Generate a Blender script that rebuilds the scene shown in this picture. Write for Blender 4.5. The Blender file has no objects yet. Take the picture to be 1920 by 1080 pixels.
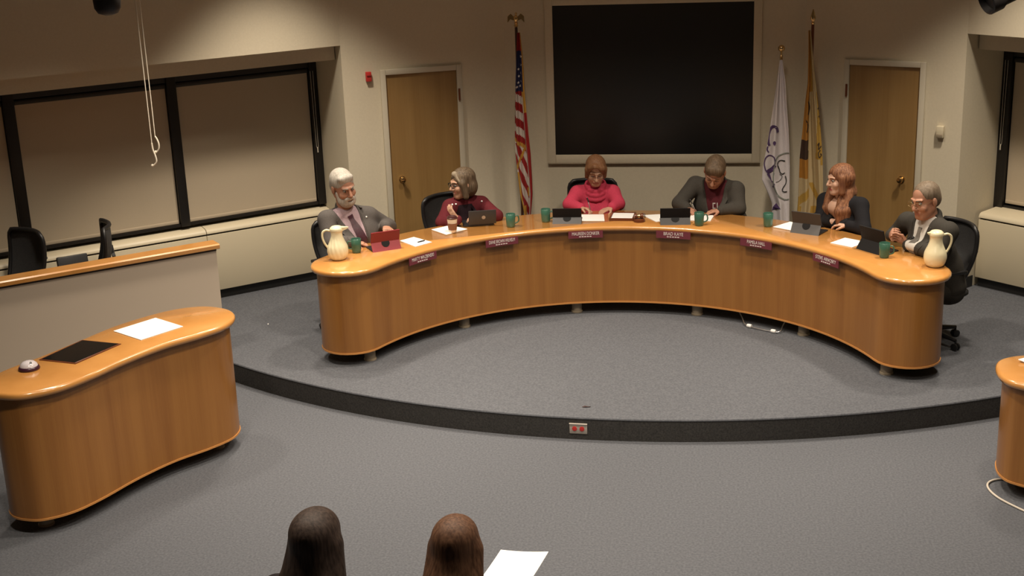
import bpy, bmesh, math, random
import numpy as np
from mathutils import Vector, Matrix
from mathutils.bvhtree import BVHTree

random.seed(7)
rng = np.random.default_rng(7)
PI = math.pi
scene = bpy.context.scene
COL = scene.collection

# ------------------------------------------------------------------ camera
CAM = Vector((0.739, -8.929, 3.743))
cam_d = bpy.data.cameras.new('camera')
cam = bpy.data.objects.new('camera', cam_d)
COL.objects.link(cam)
cam_d.sensor_width = 36.0
cam_d.lens = 2516.8 / 1920 * 36.0
cam_d.clip_start = 0.05
cam_d.clip_end = 60
_r = Vector((0.989, 0.146, -0.035)).normalized()
_f = Vector((-0.150, 0.945, -0.290)).normalized()
_u = _r.cross(_f).normalized()
_r = _f.cross(_u).normalized()
cam.matrix_world = Matrix(((_r.x, _u.x, -_f.x, CAM.x), (_r.y, _u.y, -_f.y, CAM.y), (_r.z, _u.z, -_f.z, CAM.z), (0, 0, 0, 1)))
scene.camera = cam

# ------------------------------------------------------------------ view, world, lamps
vs = scene.view_settings
vs.view_transform = 'Standard'
vs.look = 'None'
vs.gamma = 1.0
vs.use_curve_mapping = False
vs.exposure = 0.08
world = bpy.data.worlds.new('world')
scene.world = world
world.use_nodes = True
world.node_tree.nodes['Background'].inputs[0].default_value = (0.5, 0.42, 0.32, 1)
world.node_tree.nodes['Background'].inputs[1].default_value = 0.05

CEIL = 4.15
WARM = (1.0, 0.86, 0.69)
def downlight(x, y, power, size=100, blend=0.55, tx=0.0, ty=0.0, z=None, radius=0.13, col=WARM):
    d = bpy.data.lights.new('downlight_lamp', 'SPOT')
    d.energy = power
    d.spot_size = math.radians(size)
    d.spot_blend = blend
    d.shadow_soft_size = radius
    d.color = col
    o = bpy.data.objects.new('downlight_lamp', d)
    COL.objects.link(o)
    o.location = (x, y, (z or CEIL) - 0.06)
    o.rotation_euler = Vector((tx, ty, -1)).to_track_quat('-Z', 'Y').to_euler()
    return o
LAMPS = [(-2.45, 1.45, 300, 84, 0.6), (2.74, 1.45, 280, 84, 0.6),                      # beside the doors
         (-2.60, 0.80, 170, 84, 0.5), (-3.65, -0.15, 170, 84, 0.5), (3.05, 0.75, 120, 84, 0.5),   # along the windows
         (-0.70, 0.75, 270, 112, 0.8), (0.95, 0.75, 270, 112, 0.8),                     # over the desk
         (-2.3, -1.3, 185, 130, 0.9), (-0.7, -1.4, 270, 110, 0.6), (1.0, -1.4, 270, 110, 0.6), (2.6, -1.4, 160, 130, 0.9),
         (-2.2, -3.7, 225, 135, 0.9), (-0.5, -3.7, 260, 110, 0.6), (1.4, -3.7, 225, 135, 0.9)]
for _x, _y, _p, _s, _b in LAMPS:
    downlight(_x, _y, _p, _s, _b)

# ------------------------------------------------------------------ materials
def mat(name, col, rough=0.6, metal=0.0, spec=0.5, coat=0.0, emit=None, sheen=0.0):
    m = bpy.data.materials.new(name)
    m.use_nodes = True
    b = m.node_tree.nodes['Principled BSDF']
    b.inputs['Base Color'].default_value = (*col, 1)
    b.inputs['Roughness'].default_value = rough
    b.inputs['Metallic'].default_value = metal
    b.inputs['Specular IOR Level'].default_value = spec
    b.inputs['Coat Weight'].default_value = coat
    b.inputs['Coat Roughness'].default_value = 0.12
    if sheen:
        b.inputs['Sheen Weight'].default_value = sheen
    if emit:
        b.inputs['Emission Color'].default_value = (*emit[0], 1)
        b.inputs['Emission Strength'].default_value = emit[1]
    return m

def noise_mat(name, c1, c2, scale=(1, 1, 1), nscale=20, detail=3, rough=0.6, coord='Object', lo=0.3, hi=0.7, bump=0.0, coat=0.0, spec=0.5, bscale=None):
    m = mat(name, c1, rough, spec=spec, coat=coat)
    nt = m.node_tree
    N, L = nt.nodes, nt.links
    b = N['Principled BSDF']
    tc = N.new('ShaderNodeTexCoord')
    mp = N.new('ShaderNodeMapping')
    mp.inputs['Scale'].default_value = scale
    nz = N.new('ShaderNodeTexNoise')
    nz.inputs['Scale'].default_value = nscale
    nz.inputs['Detail'].default_value = detail
    cr = N.new('ShaderNodeValToRGB')
    cr.color_ramp.elements[0].position = lo
    cr.color_ramp.elements[1].position = hi
    cr.color_ramp.elements[0].color = (*c1, 1)
    cr.color_ramp.elements[1].color = (*c2, 1)
    L.new(tc.outputs[coord], mp.inputs['Vector'])
    L.new(mp.outputs[0], nz.inputs['Vector'])
    L.new(nz.outputs['Fac'], cr.inputs[0])
    L.new(cr.outputs[0], b.inputs['Base Color'])
    if bump:
        bp = N.new('ShaderNodeBump')
        bp.inputs['Strength'].default_value = bump
        bp.inputs['Distance'].default_value = 0.004
        L.new(nz.outputs['Fac'], bp.inputs['Height'])
        L.new(bp.outputs[0], b.inputs['Normal'])
    return m

def veneer_mat(name, base, dark, rough=0.35, coat=0.25, uscale=1.0):
    # vertical grain over UV (metres along the panel, metres up) with wide flitch bands
    m = mat(name, base, rough, coat=coat)
    nt = m.node_tree
    N, L = nt.nodes, nt.links
    b = N['Principled BSDF']
    tc = N.new('ShaderNodeTexCoord')
    def nz(sc, detail, dist=0.0):
        mp = N.new('ShaderNodeMapping')
        mp.inputs['Scale'].default_value = sc
        n = N.new('ShaderNodeTexNoise')
        n.inputs['Scale'].default_value = 1.0
        n.inputs['Detail'].default_value = detail
        n.inputs['Distortion'].default_value = dist
        L.new(tc.outputs['UV'], mp.inputs['Vector'])
        L.new(mp.outputs[0], n.inputs['Vector'])
        return n.outputs['Fac']
    a = nz((9 * uscale, 0.35, 1), 2, 0.3)
    c = nz((120 * uscale, 2.2, 1), 4, 0.6)
    mx = N.new('ShaderNodeMath'); mx.operation = 'MULTIPLY_ADD'
    mx.inputs[1].default_value = 0.7
    L.new(a, mx.inputs[0])
    m2 = N.new('ShaderNodeMath'); m2.operation = 'MULTIPLY'
    m2.inputs[1].default_value = 0.3
    L.new(c, m2.inputs[0])
    L.new(m2.outputs[0], mx.inputs[2])
    cr = N.new('ShaderNodeValToRGB')
    cr.color_ramp.elements[0].position = 0.32
    cr.color_ramp.elements[1].position = 0.62
    cr.color_ramp.elements[0].color = (*dark, 1)
    cr.color_ramp.elements[1].color = (*base, 1)
    L.new(mx.outputs[0], cr.inputs[0])
    L.new(cr.outputs[0], b.inputs['Base Color'])
    return m

M = {}
M['wall'] = noise_mat('wall_paint', (0.60, 0.54, 0.415), (0.63, 0.57, 0.44), nscale=60, rough=0.85, bump=0.08, spec=0.2)
M['ceiling'] = mat('ceiling_paint', (0.55, 0.49, 0.40), 0.9)
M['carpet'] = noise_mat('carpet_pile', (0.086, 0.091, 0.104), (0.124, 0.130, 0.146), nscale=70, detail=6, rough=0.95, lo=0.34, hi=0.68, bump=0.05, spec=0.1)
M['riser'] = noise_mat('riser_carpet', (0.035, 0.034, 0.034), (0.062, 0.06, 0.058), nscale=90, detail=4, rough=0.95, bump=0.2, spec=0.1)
M['base'] = mat('black_rubber_base', (0.022, 0.022, 0.022), 0.6)
M['top'] = noise_mat('maple_top', (0.56, 0.255, 0.065), (0.64, 0.305, 0.085), scale=(1, 1, 1), nscale=5, detail=5, rough=0.26, coat=1.0)
M['veneer'] = veneer_mat('oak_veneer', (0.33, 0.145, 0.033), (0.255, 0.102, 0.021))
M['trimwood'] = mat('maple_bead', (0.55, 0.25, 0.07), 0.35, coat=0.3)
M['foot'] = mat('tan_foot', (0.30, 0.25, 0.18), 0.5)
M['door'] = veneer_mat('door_veneer', (0.29, 0.175, 0.062), (0.23, 0.130, 0.042), rough=0.45, coat=0.1)
M['frame'] = mat('door_frame_paint', (0.52, 0.475, 0.375), 0.6)
M['brass'] = mat('brass', (0.75, 0.52, 0.24), 0.25, 1.0)
M['steel'] = mat('steel', (0.6, 0.6, 0.6), 0.3, 1.0)
M['bronze'] = mat('window_bronze', (0.012, 0.010, 0.009), 0.45)
M['shade'] = noise_mat('shade_fabric', (0.50, 0.42, 0.31), (0.54, 0.455, 0.34), nscale=300, rough=0.85, spec=0.1)
M['shadedark'] = mat('shade_tube', (0.03, 0.027, 0.024), 0.7)
M['cream'] = mat('cream_enamel', (0.62, 0.55, 0.40), 0.45)
M['slot'] = mat('dark_slot', (0.05, 0.04, 0.03), 0.8)
M['glass'] = mat('dark_glass', (0.01, 0.011, 0.012), 0.05)
M['screen'] = mat('screen_cloth', (0.012, 0.012, 0.012), 0.45)
M['black'] = mat('black_plastic', (0.012, 0.012, 0.013), 0.42)
M['blackmat'] = mat('black_fabric', (0.014, 0.014, 0.014), 0.9)
M['mesh'] = noise_mat('chair_mesh', (0.018, 0.018, 0.019), (0.045, 0.045, 0.046), nscale=240, rough=0.8)
M['grey'] = mat('grey_plastic', (0.075, 0.075, 0.078), 0.6)
M['white'] = mat('white_paper', (0.86, 0.86, 0.85), 0.7)
M['cord'] = mat('white_cord', (0.80, 0.74, 0.62), 0.6)
M['ivory'] = mat('ivory_plastic', (0.80, 0.74, 0.50), 0.28, coat=0.3)
M['green'] = mat('green_ceramic', (0.045, 0.135, 0.095), 0.3, coat=0.3)
M['greenin'] = mat('green_glaze_inside', (0.03, 0.09, 0.07), 0.35)
M['red'] = mat('red_paint', (0.50, 0.03, 0.025), 0.45)
M['maroon'] = mat('maroon_case', (0.26, 0.018, 0.03), 0.5)
M['case'] = mat('black_case', (0.035, 0.035, 0.037), 0.55)
M['casedark'] = mat('black_case_recess', (0.008, 0.008, 0.009), 0.75, spec=0.3)
M['plate'] = mat('burgundy_plate', (0.17, 0.035, 0.05), 0.4)
M['letter'] = mat('white_letter', (0.80, 0.72, 0.68), 0.5)
M['walnut'] = mat('walnut', (0.14, 0.04, 0.015), 0.3, coat=0.3)
M['kraft'] = mat('brown_sleeve', (0.24, 0.11, 0.06), 0.8)
M['cup'] = mat('white_cup', (0.80, 0.74, 0.64), 0.6)
M['lid'] = mat('dark_lid', (0.06, 0.02, 0.02), 0.35)
M['glassy'] = mat('screen_glass', (0.010, 0.010, 0.010), 0.08, coat=0.6)

# ------------------------------------------------------------------ mesh building
class MB:
    def __init__(s):
        s.v = []; s.f = []; s.mi = []; s.uv = {}
    def add(s, vs, fs, mi=0, uvs=None):
        o = len(s.v)
        s.v += [tuple(float(c) for c in p) for p in vs]
        for f in fs:
            if uvs is not None:
                s.uv[len(s.f)] = [uvs[i] for i in f]
            s.f.append(tuple(i + o for i in f)); s.mi.append(mi)
        return s
    def box(s, c, size, rot=None, mi=0, bevel=0.0):
        bm = bmesh.new()
        bmesh.ops.create_cube(bm, size=1.0)
        for v in bm.verts:
            v.co = Vector((v.co.x * size[0], v.co.y * size[1], v.co.z * size[2]))
        if bevel:
            bmesh.ops.bevel(bm, geom=bm.edges[:], offset=bevel, segments=2, affect='EDGES', profile=0.5)
        R = rot if rot is not None else Matrix.Identity(3)
        return s.bm(bm, lambda p: R @ p + Vector(c), mi)
    def bm(s, bm, fn=lambda p: p, mi=0):
        bm.verts.ensure_lookup_table(); bm.verts.index_update()
        s.add([fn(v.co) for v in bm.verts], [[v.index for v in f.verts] for f in bm.faces], mi)
        bm.free()
        return s
    def sphere(s, c, r, mi=0, seg=16, scale=(1, 1, 1), rot=None):
        bm = bmesh.new()
        bmesh.ops.create_uvsphere(bm, u_segments=seg, v_segments=max(6, seg // 2 + 2), radius=r)
        R = rot if rot is not None else Matrix.Identity(3)
        return s.bm(bm, lambda p: R @ Vector((p.x * scale[0], p.y * scale[1], p.z * scale[2])) + Vector(c), mi)
    def lathe(s, prof, seg=28, c=(0, 0, 0), mi=0, fn=None, axis=None, cap=True):
        # prof: list of (radius, height); fn(a, r, z) can modulate the radius
        R = axis.to_track_quat('Z', 'Y').to_matrix() if axis is not None else Matrix.Identity(3)
        vs, fs = [], []
        n = len(prof)
        for (r, z) in prof:
            for k in range(seg):
                a = 2 * PI * k / seg
                rr = fn(a, r, z) if fn else r
                vs.append(R @ Vector((rr * math.cos(a), rr * math.sin(a), z)) + Vector(c))
        for i in range(n - 1):
            for k in range(seg):
                k2 = (k + 1) % seg
                fs.append((i * seg + k, i * seg + k2, (i + 1) * seg + k2, (i + 1) * seg + k))
        if cap:
            fs.append(tuple(range(seg - 1, -1, -1)))
            fs.append(tuple((n - 1) * seg + k for k in range(seg)))
        return s.add(vs, fs, mi)
    def tube(s, path, r, seg=8, mi=0, closed=False, cap=True):
        P = [Vector(p) for p in path]
        n = len(P)
        rad = r if isinstance(r, (list, tuple)) else [r] * n
        vs, fs = [], []
        up = None
        for i in range(n):
            if closed:
                t = (P[(i + 1) % n] - P[i - 1])
            else:
                t = P[min(i + 1, n - 1)] - P[max(i - 1, 0)]
            t.normalize()
            if up is None:
                up = Vector((0, 0, 1)) if abs(t.z) < 0.9 else Vector((1, 0, 0))
            b = t.cross(up)
            if b.length < 1e-6:
                b = t.orthogonal()
            b.normalize()
            up = b.cross(t).normalized()
            for k in range(seg):
                a = 2 * PI * k / seg
                vs.append(P[i] + (b * math.cos(a) + up * math.sin(a)) * rad[i])
        m = n if closed else n - 1
        for i in range(m):
            j = (i + 1) % n
            for k in range(seg):
                k2 = (k + 1) % seg
                fs.append((i * seg + k, i * seg + k2, j * seg + k2, j * seg + k))
        if cap and not closed:
            fs.append(tuple(range(seg - 1, -1, -1)))
            fs.append(tuple((n - 1) * seg + k for k in range(seg)))
        return s.add(vs, fs, mi)
    def outline(s, pts, levels, mi=0, cap_b=True, cap_t=True, uv=False):
        # closed plan outline swept through levels of (inset, z)
        n = len(pts)
        P = [Vector(p) for p in pts]
        area = sum(P[i].x * P[(i + 1) % n].y - P[(i + 1) % n].x * P[i].y for i in range(n))
        sg = 1 if area > 0 else -1
        nor = []
        for i in range(n):
            t = (P[(i + 1) % n] - P[i - 1]).normalized()
            nor.append(Vector((-t.y, t.x)) * sg)
        ln = [0.0]
        for i in range(n):
            ln.append(ln[-1] + (P[(i + 1) % n] - P[i]).length)
        vs, uvs, fs = [], [], []
        for (d, z) in levels:
            for i in range(n):
                q = P[i] + nor[i] * d
                vs.append((q.x, q.y, z)); uvs.append((ln[i], z))
        for l in range(len(levels) - 1):
            for i in range(n):
                j = (i + 1) % n
                fs.append((l * n + i, l * n + j, (l + 1) * n + j, (l + 1) * n + i))
        if cap_b:
            fs.append(tuple(range(n - 1, -1, -1)))
        if cap_t:
            fs.append(tuple((len(levels) - 1) * n + i for i in range(n)))
        return s.add(vs, fs, mi, uvs if uv else None)
    def strip(s, rows, mi=0, close=False):
        # rows: list of equal length point rows
        n = len(rows[0]); vs = [p for r in rows for p in r]; fs = []
        for i in range(len(rows) - 1):
            for k in range(n - (0 if close else 1)):
                k2 = (k + 1) % n
                fs.append((i * n + k, i * n + k2, (i + 1) * n + k2, (i + 1) * n + k))
        return s.add(vs, fs, mi)
    def build(s, name, mats, parent=None, smooth=35, recalc=True):
        me = bpy.data.meshes.new(name)
        me.from_pydata(s.v, [], s.f)
        if s.uv:
            ul = me.uv_layers.new(name='UVMap')
            for p in me.polygons:
                u = s.uv.get(p.index)
                for j, li in enumerate(p.loop_indices):
                    ul.data[li].uv = u[j] if u else (s.v[s.f[p.index][j]][0], s.v[s.f[p.index][j]][2])
        for m in (mats if isinstance(mats, (list, tuple)) else [mats]):
            me.materials.append(m)
        for p, i in zip(me.polygons, s.mi):
            p.material_index = i
        if recalc:
            bm = bmesh.new(); bm.from_mesh(me)
            bmesh.ops.recalc_face_normals(bm, faces=bm.faces[:])
            bm.to_mesh(me); bm.free()
        me.update()
        if smooth:
            for p in me.polygons:
                p.use_smooth = True
            try:
                me.set_sharp_from_angle(angle=math.radians(smooth))
            except Exception:
                pass
        o = bpy.data.objects.new(name, me)
        COL.objects.link(o)
        if parent is not None:
            o.parent = parent
        return o

def tag(o, label=None, cat=None, group=None, kind=None):
    if label: o['label'] = label
    if cat: o['category'] = cat
    if group: o['group'] = group
    if kind: o['kind'] = kind
    return o

def thing(name, label, cat, loc=(0, 0, 0), rz=0.0, group=None):
    o = bpy.data.objects.new(name, None)
    o.empty_display_size = 0.1
    COL.objects.link(o)
    o.location = loc
    o.rotation_euler = (0, 0, rz)
    return tag(o, label, cat, group)

def copy_tree(o, parent=None):
    c = o.copy()
    COL.objects.link(c)
    if parent is not None:
        c.parent = parent
    for ch in list(o.children):
        copy_tree(ch, c)
    return c

def spline(pts, n=8, closed=True):
    P = [Vector(p) for p in pts]
    m = len(P); out = []
    rngi = range(m) if closed else range(m - 1)
    for i in rngi:
        if closed:
            p0, p1, p2, p3 = P[i - 1], P[i], P[(i + 1) % m], P[(i + 2) % m]
        else:
            p0, p1, p2, p3 = P[max(i - 1, 0)], P[i], P[i + 1], P[min(i + 2, m - 1)]
        for k in range(n):
            t = k / n
            out.append(0.5 * ((2 * p1) + (p2 - p0) * t + (2 * p0 - 5 * p1 + 4 * p2 - p3) * t * t + (3 * p1 - p0 - 3 * p2 + p3) * t ** 3))
    if not closed:
        out.append(P[-1])
    return out

def rz3(a):
    return Matrix.Rotation(a, 3, 'Z')

def frame3(d, up=(0, 0, 1)):
    # columns: right, forward d, up
    f = Vector(d).normalized(); r = f.cross(Vector(up)).normalized(); u = r.cross(f)
    return Matrix(((r.x, f.x, u.x), (r.y, f.y, u.y), (r.z, f.z, u.z)))

def text_mesh(body, size, name, material, parent, R, loc, extrude=0.0006, width=None, align='CENTER'):
    cu = bpy.data.curves.new(name, 'FONT')
    cu.body = body; cu.size = size; cu.extrude = extrude
    cu.align_x = align; cu.align_y = 'CENTER'
    t = bpy.data.objects.new(name + '_tmp', cu)
    COL.objects.link(t)
    dg = bpy.context.evaluated_depsgraph_get()
    me = bpy.data.meshes.new_from_object(t.evaluated_get(dg))
    bpy.data.objects.remove(t)
    if width:
        xs = [v.co.x for v in me.vertices]
        k = width / max(1e-6, max(xs) - min(xs))
        for v in me.vertices:
            v.co.x *= k
    for v in me.vertices:
        v.co = R @ v.co + Vector(loc)
    me.materials.clear(); me.materials.append(material)
    o = bpy.data.objects.new(name, me)
    COL.objects.link(o)
    o.parent = parent
    return o

HD = 0.167       # dais height
ZT = 0.949       # main desk top
def pol(r, deg):
    a = math.radians(deg)
    return Vector((r * math.sin(a), r * math.cos(a)))
# ================================================================== the setting
CR = Vector((2.776, 2.71)); CL = Vector((-2.56, 2.68))
BCL = Vector((-1.19, 3.29)); BCR = Vector((1.50, 3.29))        # corners of the centre wall
dlw = Vector((-0.76, -0.65)).normalized(); nlw = Vector((-0.65, 0.76)).normalized()   # along the left window wall / outward
drw = Vector((0.724, -0.69)).normalized(); nrw = Vector((0.69, 0.724)).normalized()
WL_END = CL + dlw * 7.0; WR_END = CR + drw * 6.2
REAR = -11.5
SOFF = 2.405      # window head height
TOPZ = CEIL

def wallquad(mb, a, b, z0, z1, mi=0):
    mb.add([(a.x, a.y, z0), (b.x, b.y, z0), (b.x, b.y, z1), (a.x, a.y, z1)], [(0, 1, 2, 3)], mi)

def slab(mb, a, b, z0, z1, th, nout, mi=0):
    # wall slab whose inner face runs a-b, thickness th outward
    a2, b2 = a + nout * th, b + nout * th
    vs = [(a.x, a.y, z0), (b.x, b.y, z0), (b2.x, b2.y, z0), (a2.x, a2.y, z0), (a.x, a.y, z1), (b.x, b.y, z1), (b2.x, b2.y, z1), (a2.x, a2.y, z1)]
    mb.add(vs, [(0, 1, 2, 3), (4, 7, 6, 5), (0, 4, 5, 1), (1, 5, 6, 2), (2, 6, 7, 3), (3, 7, 4, 0)], mi)

def struct(o):
    o['kind'] = 'structure'
    return o

# floor and dais
mb = MB()
mb.box((0, -3.5, -0.05), (24, 20, 0.1))
struct(mb.build('floor', M['carpet']))
mb = MB()
mb.box((0, -3.5, CEIL + 0.05), (24, 20, 0.1))
struct(mb.build('ceiling', M['ceiling']))

DC = Vector((0.166, 5.447)); DR = 5.78
mb = MB()
arc = []
for k in range(0, 121):
    a = math.radians(-104 + 208 * k / 120)
    arc.append(Vector((DC.x + DR * math.sin(a), DC.y - DR * math.cos(a))))
arc = arc + [Vector((5.6, 6.9)), Vector((-5.4, 6.9))]
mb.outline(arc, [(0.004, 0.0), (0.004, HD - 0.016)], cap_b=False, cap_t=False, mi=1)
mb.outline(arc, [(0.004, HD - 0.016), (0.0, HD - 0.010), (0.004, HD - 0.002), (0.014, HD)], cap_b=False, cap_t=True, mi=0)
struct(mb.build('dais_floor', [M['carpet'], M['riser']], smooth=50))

# walls
TH = 0.7
mb = MB(); slab(mb, BCL - Vector((0.0, 0)), BCR, 0, TOPZ, 0.3, Vector((0, 1)))
struct(mb.build('wall_back', M['wall'], smooth=0))
n_bl = Vector((-(BCL - CL).normalized().y, (BCL - CL).normalized().x)); n_br = Vector((-(CR - BCR).normalized().y, (CR - BCR).normalized().x))
mb = MB(); slab(mb, CL, BCL, 0, TOPZ, 0.3, n_bl)
q = CL + nlw * TH
slab(mb, q, CL, 0, SOFF, 0.02, Vector((dlw.x, dlw.y)) * -1)     # window reveal
struct(mb.build('wall_back_left', M['wall'], smooth=0))
mb = MB(); slab(mb, BCR, CR, 0, TOPZ, 0.3, n_br)
slab(mb, CR, CR + nrw * TH, 0, SOFF, 0.02, Vector((drw.x, drw.y)) * -1)
struct(mb.build('wall_back_right', M['wall'], smooth=0))

def window_wall(name, c, d, n, end, sill):
    mb = MB()
    slab(mb, c, end, SOFF, TOPZ, TH, n)                  # header over the recess
    slab(mb, c + n * TH, end + n * TH, 0, TOPZ, 0.1, n)  # outer wall behind the window
    return struct(mb.build(name, M['wall'], smooth=0))
window_wall('wall_left', CL, dlw, nlw, WL_END, 0.9)
window_wall('wall_right', CR, drw, nrw, WR_END, 0.9)
mb = MB()
L2 = Vector((WL_END.x, REAR)); R2 = Vector((WR_END.x, REAR))
slab(mb, WL_END, L2, 0, TOPZ, 0.2, Vector((-1, 0)))
struct(mb.build('wall_side_left', M['wall'], smooth=0))
mb = MB(); slab(mb, WR_END, R2, 0, TOPZ, 0.2, Vector((1, 0)))
struct(mb.build('wall_side_right', M['wall'], smooth=0))
mb = MB(); slab(mb, L2, R2, 0, TOPZ, 0.2, Vector((0, -1)))
struct(mb.build('wall_rear', M['wall'], smooth=0))

# baseboards along the visible walls
def baseboard(name, a, b, nin):
    mb = MB(); slab(mb, a, b, HD, HD + 0.10, 0.012, nin)
    struct(mb.build(name, M['base'], smooth=0))
baseboard('baseboard_back', BCL, BCR, Vector((0, -1)))
baseboard('baseboard_reveal', CR, CR + nrw * 0.29, drw)

# doors
def door(name, corner, d, nin, s0, s1, ztop, knob_s, knob_z, hinge_s, label):
    # d runs along the wall from the corner; nin points into the room
    root = bpy.data.objects.new(name, None); COL.objects.link(root); root['kind'] = 'structure'
    D3 = Vector((d.x, d.y, 0)); N3 = Vector((nin.x, nin.y, 0))
    R = Matrix(((D3.x, N3.x, 0), (D3.y, N3.y, 0), (0, 0, 1)))
    def P(s, n, z): return Vector((corner.x + d.x * s + nin.x * n, corner.y + d.y * s + nin.y * n, z))
    h = ztop - HD; w = s1 - s0
    mb = MB()
    c = P((s0 + s1) / 2, 0.006, HD + h / 2)
    mb.box(c, (w, 0.012, h), R)
    o = mb.build('door_leaf', M['door'], root, smooth=0)
    me = o.data; ul = me.uv_layers.new(name='UVMap')
    for p in me.polygons:
        for li in p.loop_indices:
            co = me.vertices[me.loops[li].vertex_index].co
            ul.data[li].uv = ((Vector((co.x, co.y)) - corner).dot(d), co.z)
    mb = MB(); fw = 0.048
    for (a, b, z0, z1) in ((s0 - fw, s0, HD, ztop + fw), (s1, s1 + fw, HD, ztop + fw), (s0, s1, ztop, ztop + fw)):
        mb.box(P((a + b) / 2, 0.016, (z0 + z1) / 2), (b - a, 0.032, z1 - z0), R, bevel=0.004)
    mb.build('door_frame', M['frame'], root)
    mb = MB()
    kp = P(knob_s, 0.012, knob_z)
    mb.lathe([(0.030, 0), (0.030, 0.006), (0.012, 0.010), (0.011, 0.032), (0.022, 0.040), (0.027, 0.052), (0.022, 0.064), (0.004, 0.068)], 20, kp, axis=N3)
    mb.build('door_knob', M['brass'], root)
    for hz in (ztop - 0.22, HD + 0.95, HD + 0.22):
        mb = MB(); mb.box(P(hinge_s, 0.02, hz), (0.018, 0.034, 0.10), R, bevel=0.003)
        mb.lathe([(0.009, -0.055), (0.009, 0.055)], 10, P(hinge_s, 0.04, hz))
        mb.build('hinge', M['walnut'], root)
    return root
dbl = (BCL - CL).normalized()
door('door_1', CL, dbl, -n_bl, (Vector((-2.198, 2.81)) - CL).dot(dbl), (Vector((-1.606, 3.08)) - CL).dot(dbl), 2.12, (Vector((-2.109, 2.851)) - CL).dot(dbl), 1.16, (Vector((-1.60, 3.083)) - CL).dot(dbl) + 0.01, '')
dbr = (BCR - CR).normalized()
door('door_2', CR, dbr, -n_br, (Vector((2.443, 2.862)) - CR).dot(dbr), (Vector((1.882, 3.115)) - CR).dot(dbr), 2.112, (Vector((2.335, 2.911)) - CR).dot(dbr), 1.137, (Vector((1.876, 3.12)) - CR).dot(dbr) + 0.01, '')

def along(c, d, s): return c + d * s
baseboard('baseboard_left', CL, along(CL, dbl, (Vector((-2.198, 2.81)) - CL).dot(dbl) - 0.05), -n_bl)
baseboard('baseboard_left', along(CL, dbl, (Vector((-1.606, 3.08)) - CL).dot(dbl) + 0.05), BCL, -n_bl)
baseboard('baseboard_right', BCR, along(CR, dbr, (Vector((1.882, 3.115)) - CR).dot(dbr) + 0.05), -n_br)
baseboard('baseboard_right', along(CR, dbr, (Vector((2.443, 2.862)) - CR).dot(dbr) - 0.05), CR, -n_br)

# windows: bronze frame, glass and mullions; roller shades hang inside
def window(name, c, d, n, dist, spans, zb, zt, end):
    root = bpy.data.objects.new(name, None); COL.objects.link(root); root['kind'] = 'structure'
    R = Matrix(((d.x, n.x, 0), (d.y, n.y, 0), (0, 0, 1)))
    def P(s, k, z): return Vector((c.x + d.x * s + n.x * (dist + k), c.y + d.y * s + n.y * (dist + k), z))
    mb = MB()
    mb.box(P(end / 2, 0.0, zt - 0.025), (end, 0.07, 0.05), R)
    mb.box(P(end / 2, 0.0, zb + 0.012), (end, 0.07, 0.024), R)
    mb.build('window_frame', M['bronze'], root, smooth=0)
    for (a, b) in spans:
        mb = MB(); mb.box(P((a + b) / 2, -0.01, (zb + zt) / 2), (b - a, 0.09, zt - zb), R, bevel=0.004)
        mb.build('mullion', M['bronze'], root)
    mb = MB(); mb.box(P(end / 2, 0.05, (zb + zt) / 2), (end, 0.006, zt - zb), R)
    mb.build('window_pane', M['glass'], root, smooth=0)
    return root
def sL(x, y): return (Vector((x, y)) - CL).dot(dlw)
def sR(x, y): return (Vector((x, y)) - CR).dot(drw)
DWL = 0.61; DWR = 0.60
spansL = [(0.0, 0.075), (sL(-3.945, 2.245), sL(-4.01, 2.19)), (sL(-4.99, 1.36), sL(-5.06, 1.30)), (4.7, 4.79), (6.2, 6.29)]
window('window_1', CL, dlw, nlw, DWL, spansL, 0.875, 2.215, 7.0)
spansR = [(0.0, 0.085), (1.5, 1.59), (3.0, 3.09), (4.5, 4.59)]
window('window_2', CR, drw, nrw, DWR, spansR, 0.845, 2.215, 6.2)
mb = MB(); R = Matrix(((dlw.x, nlw.x, 0), (dlw.y, nlw.y, 0), (0, 0, 1)))
p = CL + dlw * 3.5 + nlw * 0.39
mb.box((p.x, p.y, 2.339), (6.98, 0.56, 0.132), R); struct(mb.build('trim_1', M['wall'], smooth=0))
mb = MB(); R2m = Matrix(((drw.x, nrw.x, 0), (drw.y, nrw.y, 0), (0, 0, 1)))
p = CR + drw * 3.1 + nrw * 0.41
mb.box((p.x, p.y, 2.334), (6.18, 0.50, 0.142), R2m); struct(mb.build('trim_2', M['wall'], smooth=0))

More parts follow.
